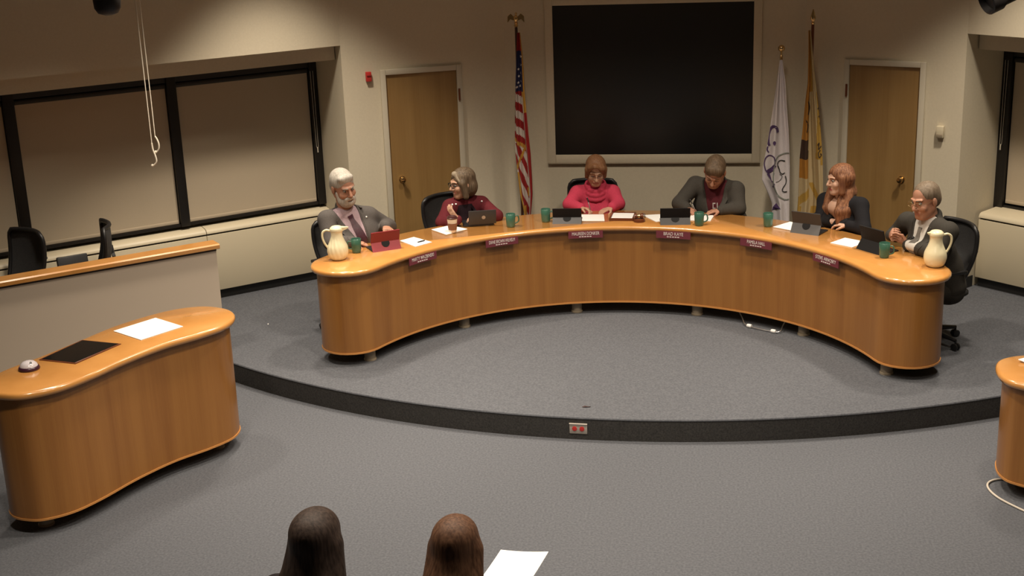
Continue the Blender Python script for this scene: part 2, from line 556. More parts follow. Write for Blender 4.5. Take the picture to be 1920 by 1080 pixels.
def roller_shade(c, d, n, dist, a, b, zb, zt, label, chain_s=None):
    R = Matrix(((d.x, n.x, 0), (d.y, n.y, 0), (0, 0, 1)))
    def P(s, k, z): return Vector((c.x + d.x * s + n.x * (dist + k), c.y + d.y * s + n.y * (dist + k), z))
    t = thing('roller_shade', label, 'window shade', P((a + b) / 2, 0.0, zb), 0)
    base = Vector(t.location)
    def Q(s, k, z): return P(s, k, z) - base
    mb = MB(); mb.box(Q((a + b) / 2, 0.0, (zb + 0.03 + zt - 0.03) / 2), (b - a, 0.004, zt - zb - 0.06), R)
    mb.build('shade_fabric', M['shade'], t, smooth=0)
    mb = MB(); mb.lathe([(0.022, 0), (0.022, b - a)], 14, Q(a, 0.0, zt - 0.028), axis=Vector((d.x, d.y, 0)))
    mb.build('shade_tube', M['shadedark'], t)
    mb = MB(); mb.box(Q((a + b) / 2, 0.0, zb + 0.015), (b - a, 0.012, 0.03), R, bevel=0.003)
    mb.build('hem_bar', M['shade'], t)
    if chain_s is not None:
        mb = MB()
        z0 = zb + 0.50
        mb.tube([Q(chain_s, -0.055, zt - 0.03), Q(chain_s + 0.004, -0.06, z0 + 0.03), Q(chain_s + 0.012, -0.06, z0), Q(chain_s + 0.022, -0.06, z0 + 0.03), Q(chain_s + 0.026, -0.055, zt - 0.03)], 0.0016, 6)
        mb.box(Q(chain_s + 0.012, -0.06, z0), (0.008, 0.008, 0.05), R)
        mb.build('bead_chain', M['cord'], t)
    return t
ZBW, ZTW = 0.902, 2.165
roller_shade(CL, dlw, nlw, DWL - 0.012, spansL[0][1] + 0.008, spansL[1][0] - 0.006, ZBW, ZTW, 'tan roller shade pulled down in the left window, right-hand one next to the wood door', spansL[0][1] - 0.03)
roller_shade(CL, dlw, nlw, DWL - 0.012, spansL[1][1] + 0.006, spansL[2][0] - 0.006, ZBW, ZTW, 'tan roller shade pulled down behind the two hanging white cords')
roller_shade(CL, dlw, nlw, DWL - 0.012, spansL[2][1] + 0.006, spansL[3][0] - 0.006, ZBW, ZTW, 'tan roller shade cut off by the left edge of the photo')
roller_shade(CR, drw, nrw, DWR - 0.012, spansR[0][1] + 0.008, spansR[1][0] - 0.006, 0.885, ZTW, 'tan roller shade pulled down in the window at the right edge', spansR[0][1] - 0.055)

# radiator covers under the windows
def radiator_cover(c, d, n, dist, a, b, ztop, zslot, label, depth, back):
    R = Matrix(((d.x, n.x, 0), (d.y, n.y, 0), (0, 0, 1)))
    def P(s, k, z): return Vector((c.x + d.x * s + n.x * (dist + k), c.y + d.y * s + n.y * (dist + k), z))
    t = thing('radiator_cover', label, 'radiator', P((a + b) / 2, depth / 2, HD), 0)
    base = Vector(t.location)
    def Q(s, k, z): return P(s, k, z) - base
    m = (a + b) / 2
    mb = MB(); mb.box(Q(m, depth / 2, (HD + 0.09 + zslot - 0.008) / 2), (b - a, depth, zslot - 0.008 - HD - 0.09), R, bevel=0.004)
    mb.build('front_casing', M['cream'], t)
    mb = MB(); mb.box(Q(m, depth / 2 + 0.012, zslot), (b - a - 0.004, depth - 0.024, 0.02), R)
    mb.build('air_slot', M['slot'], t, smooth=0)
    mb = MB()
    prof = [(0.0, zslot + 0.008), (0.0, ztop - 0.035), (0.012, ztop - 0.012), (0.035, ztop), (back, ztop + 0.012), (back, zslot + 0.008)]
    rows = [[Q(a, k, z) for k, z in prof], [Q(b, k, z) for k, z in prof]]
    mb.strip(rows); mb.add(rows[0], [tuple(range(len(prof)))]); mb.add(rows[1], [tuple(range(len(prof)))])
    mb.build('sloped_top', M['cream'], t, smooth=50)
    mb = MB(); mb.box(Q(m, 0.05 + (depth - 0.05) / 2, HD + 0.045), (b - a, depth - 0.05, 0.09), R)
    mb.build('toe_kick', M['base'], t, smooth=0)
    return t
DCL = 0.47; DCR = 0.291
sseam = (Vector((-3.85, 2.30)) - CL).dot(dlw)
radiator_cover(CL, dlw, nlw, DCL, 0.004, sseam - 0.003, 0.835, 0.785, 'long cream radiator cover under the left window, between partition and curved desk', 0.12, 0.14)
radiator_cover(CL, dlw, nlw, DCL, sseam + 0.003, sseam + 2.6, 0.835, 0.785, 'cream radiator cover under the left window behind the empty staff chairs', 0.12, 0.14)
radiator_cover(CR, drw, nrw, DCR, 0.03, 3.0, 0.838, 0.788, 'cream radiator cover under the window at the right edge', 0.28, 0.30)

# wall fittings
def wallframe(nin):
    d = Vector((nin.y, -nin.x))
    return Matrix(((d.x, nin.x, 0), (d.y, nin.y, 0), (0, 0, 1)))
nin = -n_bl
t = thing('fire_alarm_pull', 'small red fire alarm box on the wall left of the left door', 'alarm', (-2.337, 2.746 + 0.03, 2.117), 0)
pp_ = Vector((-2.337, 0)); s_ = (Vector((-2.337, 2.746)) - CL).dot(dbl); w_ = CL + dbl * s_
t.location = (w_.x, w_.y, 2.117)
R = wallframe(nin)
mb = MB(); mb.box(R @ Vector((0, 0.018, 0)), (0.05, 0.036, 0.085), R, bevel=0.005); mb.build('alarm_box', M['red'], t)
mb = MB(); mb.box(R @ Vector((0, 0.040, 0.012)), (0.034, 0.008, 0.012), R, bevel=0.002); mb.build('pull_handle', mat('alarm_handle', (0.30, 0.02, 0.02), 0.5), t)
nin = -n_br
R = wallframe(nin)
s_ = (Vector((2.62, 2.78)) - CR).dot(dbr); w_ = CR + dbr * s_
t = thing('thermostat', 'small beige thermostat box on the wall right of the right door', 'thermostat', (w_.x, w_.y, 1.578), 0)
mb = MB(); mb.box(R @ Vector((0, 0.022, 0)), (0.062, 0.044, 0.10), R, bevel=0.006); mb.build('thermostat_body', M['cream'], t)
mb = MB(); mb.box(R @ Vector((0, 0.045, -0.030)), (0.05, 0.004, 0.025), R, bevel=0.001); mb.build('grille', M['foot'], t)

# projection screen
V0 = 3.29
t = thing('projection_screen', 'large dark screen in a pale frame on the centre wall', 'screen', (0.156, V0, 1.22), 0)
mb = MB(); mb.box((0, -0.012, 2.0 - 1.22 + 0.01 - 0.02), (1.80, 0.02, 1.385), bevel=0.002); mb.build('screen_surface', M['screen'], t)
sz0, sz1 = 1.297 - 1.22, 2.657 - 1.22
mb = MB()
for (x0, x1, z0, z1) in ((-0.967, -0.895, 0.0, sz1 + 0.075), (0.895, 0.967, 0.0, sz1 + 0.075), (-0.895, 0.895, 0.0, sz0), (-0.895, 0.895, sz1, sz1 + 0.075)):
    mb.box(((x0 + x1) / 2, -0.014, (z0 + z1) / 2), (x1 - x0, 0.028, z1 - z0), bevel=0.003)
mb.build('screen_frame', M['wall'], t)
mb = MB()
mb.box((0, -0.016, -0.005), (1.94, 0.032, 0.010), bevel=0.002)
mb.build('ledge_shadow_line', M['foot'], t)  # thin ledge in darker tan, its colour standing in for the frame's shadow line
# ================================================================== furniture
BULL = lambda zt, th: [(0.016, zt - th), (0.006, zt - th + 0.004), (0.0, zt - th * 0.55), (0.003, zt - 0.012), (0.010, zt - 0.004), (0.020, zt)]

# --- the curved council desk
R_IN, R_OUT, A0, A1 = 1.965, 2.545, -68.5, 71.0
def annular_outline(ri, ro, a0, a1, n=60, nose=14):
    pts = []
    for k in range(n + 1):
        pts.append(pol(ro, a0 + (a1 - a0) * k / n))
    rm, h = (ri + ro) / 2, (ro - ri) / 2
    c = pol(rm, a1); er = pol(1, a1); et = Vector((er.y, -er.x))
    for k in range(1, nose):
        t = PI * k / nose
        pts.append(c + er * h * math.cos(t) + et * h * math.sin(t))
    for k in range(n + 1):
        pts.append(pol(ri, a1 + (a0 - a1) * k / n))
    c = pol(rm, a0); er = pol(1, a0); et = Vector((-er.y, er.x))
    for k in range(1, nose):
        t = PI * k / nose
        pts.append(c - er * h * math.cos(t) + et * h * math.sin(t))
    return pts
desk = thing('council_desk', 'long curved maple council desk standing on the dais', 'desk', (0, 0, 0))
mb = MB()
mb.outline(annular_outline(R_IN, R_OUT, A0, A1), BULL(ZT, 0.044))
mb.build('desk_top', M['top'], desk, smooth=50)
# front panel: inner arc plus both rounded ends, open to the sitters at the back
def panel_path(ri, ro, a0, a1, n=60, nose=14):
    rm, h = (ri + ro) / 2, (ro - ri) / 2
    out = [pol(ro, a0 + 6), pol(ro, a0 + 3), pol(ro, a0)]
    c = pol(rm, a0); er = pol(1, a0); et = Vector((-er.y, er.x))
    for k in range(1, nose):
        t = PI * k / nose
        out.append(c + er * h * math.cos(t) + et * h * math.sin(t))
    for k in range(n + 1):
        out.append(pol(ri, a0 + (a1 - a0) * k / n))
    c = pol(rm, a1); er = pol(1, a1); et = Vector((er.y, -er.x))
    for k in range(1, nose):
        t = PI * k / nose
        out.append(c - er * h * math.cos(t) + et * h * math.sin(t))
    out += [pol(ro, a1), pol(ro, a1 - 3), pol(ro, a1 - 6)]
    return out
def ribbon(mb, path, z0, z1, th, mi=0):
    n = len(path); ln = [0.0]; nor = []
    for i in range(n):
        t = (path[min(i + 1, n - 1)] - path[max(i - 1, 0)]).normalized()
        nor.append(Vector((t.y, -t.x)))
        if i: ln.append(ln[-1] + (path[i] - path[i - 1]).length)
    vs, uv, fs = [], [], []
    for i in range(n):
        a, b = path[i], path[i] - nor[i] * th
        for q, z in ((a, z0), (a, z1), (b, z1), (b, z0)):
            vs.append((q.x, q.y, z)); uv.append((ln[i], z))
    for i in range(n - 1):
        for k in range(4):
            k2 = (k + 1) % 4
            fs.append((i * 4 + k, (i + 1) * 4 + k, (i + 1) * 4 + k2, i * 4 + k2))
    fs.append((0, 1, 2, 3)); fs.append(((n - 1) * 4 + 3, (n - 1) * 4 + 2, (n - 1) * 4 + 1, (n - 1) * 4))
    mb.add(vs, fs, mi, uv)
pth = panel_path(R_IN + 0.045, R_OUT - 0.045, A0, A1)
mb = MB(); ribbon(mb, pth, 0.280, ZT - 0.044, 0.03)
mb.build('front_panel', M['veneer'], desk, smooth=50)
mb = MB(); ribbon(mb, panel_path(R_IN + 0.040, R_OUT - 0.040, A0, A1), 0.268, 0.281, 0.036)
mb.build('bottom_bead', M['trimwood'], desk, smooth=50)
for a in (-68.5, -40, -12.2, 16.2, 43.4, 71.5):
    c = pol(2.10, a)
    mb = MB(); mb.lathe([(0.050, 0), (0.050, 0.012), (0.044, 0.016), (0.044, 0.103)], 20, (c.x, c.y, HD))
    mb.build('foot', M['foot'], desk)

# --- nameplates on the front edge of the desk
PL_DATA = [('MARTY WAZBINSKI', -53.5, 'burgundy nameplate on the desk front below the red tablet case'),
           ('DIANE BROWN WILHELM', -31.2, 'burgundy nameplate on the desk front below the black laptop'),
           ('MAUREEN DONKER', -10.1, 'burgundy nameplate on the desk front below the person in pink'),
           ('BRAD KAYE', 11.4, 'burgundy nameplate on the desk front below the bowed person writing in a grey jacket'),
           ('PAMELA HALL', 32.6, 'burgundy nameplate on the desk front below the long-haired person in black'),
           ('STEVE ARNOSKY', 53.2, 'burgundy nameplate on the desk front below the person with clasped hands')]
for txt, a, lab in PL_DATA:
    er = pol(1, a); c = er * (R_IN - 0.004)
    t = thing('nameplate', lab, 'nameplate', (c.x, c.y, 0.885), -math.radians(a), 'nameplates on the desk front')
    mb = MB()
    # gently curved to the desk edge; local -y faces the room
    rows = []
    for k in range(13):
        x = -0.145 + 0.29 * k / 12
        y = -(R_IN - math.sqrt(R_IN * R_IN - x * x))
        rows.append([(x, y, -0.030), (x, y, 0.030), (x, y + 0.006, 0.030), (x, y + 0.006, -0.030)])
    mb.strip(rows, close=True); mb.add(rows[0], [(0, 1, 2, 3)]); mb.add(rows[-1], [(3, 2, 1, 0)])
    mb.build('plate', M['plate'], t, smooth=30)
    R = Matrix(((1, 0, 0), (0, 0, -1), (0, 1, 0)))
    w = 0.23 if len(txt) > 12 else 0.165
    o = text_mesh(txt, 0.040, 'lettering', M['letter'], t, R, (0, 0, 0.008), width=w)
    for v in o.data.vertices:
        v.co.y += -(R_IN - math.sqrt(R_IN * R_IN - v.co.x ** 2)) - 0.0015
    mb = MB(); 
    for k in range(5):
        x0 = -0.055 + 0.022 * k
        xm = x0 + 0.008
        y = -(R_IN - math.sqrt(R_IN * R_IN - xm * xm)) - 0.001
        mb.box((xm, y, -0.017), (0.016, 0.0015, 0.007))
    mb.build('title_line', M['letter'], t, smooth=0)

# --- staff desk, left: kidney shaped, inset monitor
def staff_desk(name, label, outline_pts, ztop, zbot, feet):
    pts = spline(outline_pts, 8)
    t = thing(name, label, 'desk', (0, 0, 0))
    mb = MB(); mb.outline(pts, BULL(ztop, 0.046)); mb.build('desk_top', M['top'], t, smooth=50)
    ins = [(0.045, zbot + 0.012), (0.045, ztop - 0.046)]
    mb = MB(); mb.outline(pts, ins, uv=True, cap_b=False, cap_t=False)
    mb.build('curved_panel', M['veneer'], t, smooth=50)
    mb = MB(); mb.outline(pts, [(0.060, zbot), (0.040, zbot), (0.040, zbot + 0.013), (0.060, zbot + 0.013)], cap_b=True, cap_t=True)
    mb.build('bottom_bead', M['trimwood'], t, smooth=40)
    for (x, y) in feet:
        mb = MB(); mb.lathe([(0.05, 0), (0.05, 0.012), (0.044, 0.016), (0.044, zbot)], 20, (x, y, 0))
        mb.build('foot', M['foot'], t)
    return t
SL = [(-3.42, -2.055), (-3.29, -2.04), (-3.14, -1.915), (-3.035, -1.71), (-2.93, -1.41), (-2.795, -1.13), (-2.625, -0.90), (-2.525, -0.70),
      (-2.54, -0.50), (-2.66, -0.365), (-2.86, -0.325), (-3.075, -0.45), (-3.29, -0.77), (-3.41, -1.10), (-3.525, -1.41), (-3.64, -1.69), (-3.64, -1.89), (-3.55, -2.01)]
staff_desk('staff_desk', 'kidney-shaped maple staff desk in the left foreground with inset screen', SL, 0.95, 0.10, [(-3.38, -1.86), (-2.72, -0.62), (-3.15, -1.2)])
SRo = [(2.445, -0.86), (2.475, -1.03), (2.58, -1.13), (2.75, -1.22), (3.05, -1.33), (3.4, -1.36), (3.75, -1.30), (3.85, -1.12), (3.75, -0.95), (3.4, -0.86), (3.1, -0.80), (2.85, -0.66), (2.68, -0.58), (2.50, -0.67)]
staff_desk('staff_desk', 'rounded end of a maple staff desk at the right edge of the photo', SRo, 0.775, 0.10, [(2.66, -0.85), (3.2, -1.1), (3.6, -1.1)])

# inset screen in the left staff desk: four corners on the top
q = [Vector(p) for p in ((-3.486, -1.48), (-3.211, -1.539), (-3.079, -1.158), (-3.38, -1.096))]
c = sum(q, Vector((0, 0))) / 4
t = thing('inset_monitor', 'dark glass screen set flat into the left staff desk top', 'monitor', (c.x, c.y, 0.95))
mb = MB(); mb.outline([p - c for p in q], [(0, 0.0005), (0, 0.0045), (0.004, 0.0055)]); mb.build('bezel', M['walnut'], t, smooth=0)
mb = MB(); mb.outline([p - c for p in q], [(0.018, 0.005), (0.019, 0.0075)]); mb.build('screen_glass', M['glassy'], t, smooth=0)

# papers
def paper(label, quad, z, th=0.004, group='paper sheets on the council desk', name='paper_sheet', cat='paper', curl=0.0, lines=True):
    q = [Vector(p) for p in quad]
    c = sum(q, Vector((0, 0))) / len(q)
    o = thing(name, label, cat, (c.x, c.y, z), 0, group)
    mb = MB()
    n = 6
    top, bot = [], []
    def grid(dz):
        rows = []
        for i in range(n + 1):
            a = q[0].lerp(q[3], i / n) - c; b = q[1].lerp(q[2], i / n) - c
            rows.append([(*(a.lerp(b, k / n)), 0.001 + dz + curl * ((k / n - 0.5) ** 2 + 0.6 * (i / n - 0.5) ** 2)) for k in range(n + 1)])
        return rows
    g1, g0 = grid(th), grid(0.0)
    mb.strip(g1); mb.strip(g0)
    ring1 = [g1[0][k] for k in range(n)] + [g1[i][n] for i in range(n)] + [g1[n][k] for k in range(n, 0, -1)] + [g1[i][0] for i in range(n, 0, -1)]
    ring0 = [g0[0][k] for k in range(n)] + [g0[i][n] for i in range(n)] + [g0[n][k] for k in range(n, 0, -1)] + [g0[i][0] for i in range(n, 0, -1)]
    mb.strip([ring0, ring1], close=True)
    mb.build('sheet', M['white'], o, smooth=30)
    return o
def rect(cx, cy, w, h, deg):
    a = math.radians(deg); ux = Vector((math.cos(a), math.sin(a))); uy = Vector((-ux.y, ux.x)); c = Vector((cx, cy))
    return [c - ux * w / 2 - uy * h / 2, c + ux * w / 2 - uy * h / 2, c + ux * w / 2 + uy * h / 2, c - ux * w / 2 + uy * h / 2]
PAPERS = [
    ('white paper with a pen on it beside the red tablet case', [(-1.825, 1.455), (-1.656, 1.275), (-1.549, 1.417), (-1.735, 1.575)]),
    ('white paper under the takeaway coffee cup', [(-1.638, 1.822), (-1.477, 1.655), (-1.333, 1.843), (-1.505, 1.97)]),
    ('white paper under the writing hand of the person in pink', [(-0.41, 2.128), (-0.20, 2.132), (-0.225, 2.36), (-0.425, 2.355)]),
    ('white paper between the gavel block and the middle black tablet case', [(0.235, 2.105), (0.36, 2.17), (0.27, 2.37), (0.11, 2.335)]),
    ('white paper behind the green mug, under the hands of the person in grey jacket', [(0.50, 2.16), (0.69, 2.135), (0.72, 2.33), (0.53, 2.36)]),
    ('white paper behind the grey-fronted tablet case of the long-haired person', [(1.20, 1.94), (1.345, 1.825), (1.49, 2.0), (1.345, 2.115)]),
    ('white paper left of the dark tablet case at the right end', [(1.62, 1.445), (1.775, 1.315), (1.90, 1.475), (1.745, 1.60)]),
]
for lab, qd in PAPERS:
    paper(lab, qd, ZT)
paper('white paper lying on the left staff desk', [(-3.246, -0.907), (-2.978, -1.078), (-2.801, -0.792), (-3.069, -0.619)], 0.95, group='paper on the staff desks')
paper('white paper on the staff desk cut off at the right edge', [(2.60, -0.72), (2.76, -0.88), (2.93, -0.73), (2.77, -0.57)], 0.775, group='paper on the staff desks', curl=0.03)

# pens
def pen(label, a, b, col, r=0.0045):
    a, b = Vector(a), Vector(b)
    t = thing('pen', label, 'pen', tuple((a + b) / 2))
    c = (a + b) / 2; d = (b - a).normalized(); L = (b - a).length
    mb = MB(); mb.lathe([(r * 0.3, -L / 2), (r, -L / 2 + 0.012), (r, L / 2 - 0.004), (r * 0.6, L / 2)], 10, (0, 0, 0), axis=d); mb.build('barrel', col, t)
    mb = MB(); mb.lathe([(r * 1.15, L / 2 - 0.045), (r * 1.15, L / 2 - 0.002)], 10, (0, 0, 0), axis=d); mb.build('cap', M['black'], t)
    return t
pen('dark pen lying on the paper beside the red tablet case', (-1.665, 1.385, ZT + 0.0105), (-1.615, 1.445, ZT + 0.0105), M['black'])

# mugs
def make_mug(label, x, y, deg, first=None, z=ZT):
    if first:
        t = copy_tree(first)
    else:
        t = thing('mug', label, 'mug', (0, 0, 0), 0, 'green mugs on the council desk')
        mb = MB()
        mb.lathe([(0.030, 0.0), (0.034, 0.004), (0.037, 0.02), (0.039, 0.06), (0.041, 0.112), (0.0385, 0.114), (0.036, 0.108), (0.033, 0.02), (0.010, 0.012)], 28)
        mb.build('mug_body', M['green'], t, smooth=60)
        mb = MB()
        mb.tube(spline([(0.038, 0, 0.088), (0.060, 0, 0.092), (0.070, 0, 0.070), (0.066, 0, 0.042), (0.037, 0, 0.028)], 5, False), 0.0058, 8)
        mb.build('mug_handle', M['green'], t, smooth=60)
    t['label'] = label
    t.location = (x, y, z); t.rotation_euler = (0, 0, math.radians(deg))
    return t
mug0 = make_mug('green mug beside the white carafe at the left end of the desk', -2.098, 1.106, 190)
for lab, x, y, dg in [('green mug standing right of the black laptop', -0.976, 1.936, 20),
                      ('green mug left of the black tablet case of the person in pink', -0.70, 2.112, 0),
                      ('green mug right of the middle black tablet case', 0.598, 1.993, 10),
                      ('green mug in front of the white flag', 1.16, 1.971, 90),
                      ('green mug in front of the clasped hands at the right end', 1.984, 1.045, -20)]:
    make_mug(lab, x, y, dg, mug0)

# carafes
def carafe(label, x, y, deg, ribs, flip):
    t = thing('carafe', label, 'carafe', (x, y, ZT), math.radians(deg), 'ivory carafes on the desk ends')
    prof = [(0.040, 0.0), (0.052, 0.004), (0.068, 0.02), (0.079, 0.05), (0.082, 0.075), (0.078, 0.105), (0.066, 0.135), (0.053, 0.165), (0.046, 0.190), (0.045, 0.215), (0.050, 0.235)]
    pr = [tuple(p) for p in spline([(a, b, 0) for a, b in prof], 3, False)]
    fn = (lambda a, r, z: r * (1 + 0.022 * math.cos(14 * a + 40 * z) * (1 if 0.01 < z < 0.18 else 0))) if ribs else None
    mb = MB(); mb.lathe([(p[0], p[1]) for p in pr], 84 if ribs else 36, fn=fn); mb.build('carafe_body', M['ivory'], t, smooth=60)
    mb = MB()
    mb.lathe([(0.051, 0.233), (0.053, 0.245), (0.050, 0.256), (0.036, 0.268), (0.012, 0.274)], 28)
    mb.build('lid', M['ivory'], t, smooth=60)
    mb = MB()
    mb.add([(0.03, -0.026, 0.225), (0.03, 0.026, 0.225), (0.092, 0.008, 0.249), (0.092, -0.008, 0.249), (0.03, -0.030, 0.262), (0.03, 0.030, 0.262), (0.095, 0.009, 0.258), (0.095, -0.009, 0.258)],
           [(0, 3, 2, 1), (4, 5, 6, 7), (0, 1, 5, 4), (1, 2, 6, 5), (2, 3, 7, 6), (3, 0, 4, 7)])
    if flip:
        mb.v = [(p[0] * 0.70, p[1], p[2] - 0.004) for p in mb.v]
    mb.build('spout', M['ivory'], t, smooth=60)
    mb = MB()
    mb.tube(spline([(-0.046, 0, 0.232), (-0.080, 0, 0.240), (-0.108, 0, 0.222), (-0.112, 0, 0.180), (-0.098, 0, 0.135), (-0.074, 0, 0.096)], 6, False), 0.0085, 10)
    mb.build('carafe_handle', M['ivory'], t, smooth=60)
carafe('ivory ribbed carafe at the left end of the curved desk', -2.191, 0.900, 12, True, False)
carafe('smooth ivory carafe at the right end of the curved desk', 2.315, 0.815, 190, False, True)

# coffee cup
t = thing('coffee_cup', 'takeaway coffee cup with brown sleeve and dark lid on the desk', 'cup', (-1.437, 1.735, ZT + 0.006))
mb = MB(); mb.lathe([(0.029, 0.0), (0.031, 0.003), (0.043, 0.118), (0.041, 0.119)], 26); mb.build('paper_cup', M['cup'], t)
mb = MB(); mb.lathe([(0.0335, 0.022), (0.0400, 0.078), (0.0415, 0.078), (0.035, 0.022)], 26, cap=False); mb.build('sleeve', M['kraft'], t)
mb = MB(); mb.lathe([(0.0445, 0.116), (0.0455, 0.124), (0.040, 0.128), (0.038, 0.136), (0.030, 0.136), (0.028, 0.132)], 26); mb.build('lid', M['lid'], t)

# tablets in folio cases, propped up: front flap towards the room
def tablet(label, x, y, deg, w, h, m_front, m_top, lean=38, emblem=True, group='tablet cases propped on the desk', two_tone=True):
    t = thing('tablet_case', label, 'tablet', (x, y, ZT), math.radians(deg), group)
    a = math.radians(lean)
    # local -y faces the room; leaning cover panel, top edge back
    def lp(u, s, k=0.0):   # u across, s up the slope
        return Vector((u, s * math.sin(a) + k * math.cos(a), s * math.cos(a) - k * math.sin(a)))
    H = h
    fold = H * 0.50
    mb = MB()
    vs = [lp(-w / 2, 0), lp(w / 2, 0), lp(w / 2, fold), lp(-w / 2, fold)]
    vs2 = [v + Vector((0, math.cos(a), -math.sin(a))) * 0.006 + Vector((0, 0, 0.003)) for v in vs]
    mb.add(vs + vs2, [(0, 1, 2, 3), (7, 6, 5, 4), (0, 4, 5, 1), (1, 5, 6, 2), (2, 6, 7, 3), (3, 7, 4, 0)])
    mb.build('cover_flap', m_front, t, smooth=0)
    b = math.radians(16)
    p0 = lp(0, fold * 0.93)
    def up(u, s, k=0.0):
        return Vector((u, p0.y - s * math.sin(b) + k, p0.z + s * math.cos(b)))
    L = H * 0.55
    vs = [up(-w / 2, 0), up(w / 2, 0), up(w / 2, L), up(-w / 2, L)]
    vs2 = [v + Vector((0, 0.012, 0.002)) for v in vs]
    mb = MB()
    mb.add(vs + vs2, [(0, 1, 2, 3), (7, 6, 5, 4), (0, 4, 5, 1), (1, 5, 6, 2), (2, 6, 7, 3), (3, 7, 4, 0)])
    mb.build('tablet_back', m_top, t, smooth=0)
    mb = MB(); mb.box((0, p0.y + 0.06, 0.006), (w, 0.17, 0.010), bevel=0.003); mb.build('base_flap', M['black'], t)
    if emblem:
        c = lp(0, fold * 0.78, -0.0012)
        N = Vector((0, -math.cos(a), math.sin(a)))
        mb = MB(); mb.lathe([(0.034, 0), (0.034, 0.0012)], 28, c, axis=N); mb.build('camera_cutout', M['casedark'], t)
    return t
c3 = Vector((-0.512, 2.05)); tablet('black tablet case propped in front of the person in pink', c3.x, c3.y - 0.01, 3, 0.245, 0.15, M['grey'], M['casedark'], 52)
tablet('black tablet case in the middle right of the desk, left of a green mug', 0.402, 2.01, 4, 0.25, 0.16, M['case'], M['casedark'], 50)
tablet('grey-fronted tablet case with dark round cutout before the long-haired person', 1.437, 1.722, -28, 0.245, 0.185, M['grey'], M['case'], 30)
tablet('maroon tablet case propped at the left end of the desk', -1.862, 1.165, 33, 0.24, 0.165, M['maroon'], mat('maroon_back', (0.20, 0.014, 0.024), 0.5), 30)
tablet('black tablet case turned sideways before the clasped hands', 1.878, 1.195, -52, 0.25, 0.20, M['casedark'], M['casedark'], 35, emblem=False)

# laptop
t = thing('laptop', 'black laptop with round emblem turned toward the person in maroon', 'laptop', (-1.215, 1.93, ZT), math.radians(16))
mb = MB(); mb.box((-0.03, 0.125, 0.010), (0.26, 0.19, 0.014), bevel=0.004); mb.build('keyboard_base', M['black'], t)
R = Matrix.Rotation(math.radians(12), 3, 'X')
mb = MB(); mb.box(R @ Vector((0, 0, 0.066)) + Vector((0, 0.022, 0.018)), (0.235, 0.008, 0.128), R, bevel=0.003); mb.build('lid', M['case'], t)
mb = MB(); mb.lathe([(0.016, 0), (0.016, 0.0015)], 24, R @ Vector((0.01, -0.0042, 0.066)) + Vector((0, 0.022, 0.018)), axis=R @ Vector((0, -1, 0))); mb.build('emblem', mat('emblem_grey', (0.35, 0.33, 0.30), 0.4, 0.3), t)

# wood framed tray and gavel block
t = thing('letter_tray', 'flat wood-framed tray with white sheet on the desk centre', 'tray', (-0.055, 2.262, ZT), math.radians(-2))
mb = MB(); mb.box((0, 0, 0.006), (0.205, 0.235, 0.012), bevel=0.002); mb.build('tray_base', M['walnut'], t)
mb = MB()
for (cx_, cy_, sx_, sy_) in ((-0.098, 0, 0.014, 0.235), (0.098, 0, 0.014, 0.235), (0, -0.111, 0.21, 0.014), (0, 0.111, 0.21, 0.014)):
    mb.box((cx_, cy_, 0.011), (sx_, sy_, 0.022), bevel=0.002)
mb.build('tray_rim', M['walnut'], t)
mb = MB(); mb.box((0, 0, 0.0145), (0.178, 0.204, 0.003)); mb.build('white_sheet', M['white'], t, smooth=0)
t = thing('gavel', 'small wooden gavel with brass band on its sound block', 'gavel', (0.095, 2.125, ZT))
mb = MB(); mb.lathe([(0.048, 0), (0.050, 0.006), (0.046, 0.022), (0.040, 0.026)], 28); mb.build('sound_block', M['walnut'], t)
mb = MB(); mb.lathe([(0.017, -0.038), (0.021, -0.034), (0.021, -0.018), (0.016, -0.014), (0.016, 0.014), (0.021, 0.018), (0.021, 0.034), (0.017, 0.038)], 20, (-0.005, 0.0, 0.048), axis=Vector((1, 0.15, 0))); mb.build('gavel_head', M['walnut'], t)
mb = MB(); mb.lathe([(0.0175, -0.010), (0.0175, 0.010)], 20, (-0.005, 0.0, 0.048), axis=Vector((1, 0.15, 0))); mb.build('brass_band', M['brass'], t)
mb = MB(); mb.tube([(-0.005, 0.012, 0.048), (0.02, 0.10, 0.044), (0.035, 0.17, 0.020)], [0.007, 0.0075, 0.010], 10); mb.build('gavel_handle', M['walnut'], t)

# dome shaped desk speaker on the left staff desk
t = thing('dome_device', 'small white-topped dark dome on the left end of the staff desk', 'device', (-3.468, -1.64, 0.95))
mb = MB(); mb.lathe([(0.062, 0), (0.066, 0.006), (0.060, 0.020), (0.050, 0.026)], 28); mb.build('dark_base', mat('plum_plastic', (0.05, 0.015, 0.03), 0.3), t, smooth=60)
mb = MB(); mb.lathe([(0.056, 0.020), (0.050, 0.036), (0.034, 0.050), (0.010, 0.056)], 28); mb.build('white_dome', mat('pearl_plastic', (0.62, 0.58, 0.62), 0.2, coat=0.4), t, smooth=60)
mb = MB(); mb.lathe([(0.008, 0), (0.008, 0.004)], 14, (0.026, -0.02, 0.048), axis=Vector((0.5, -0.4, 0.8))); mb.build('button', M['black'], t)

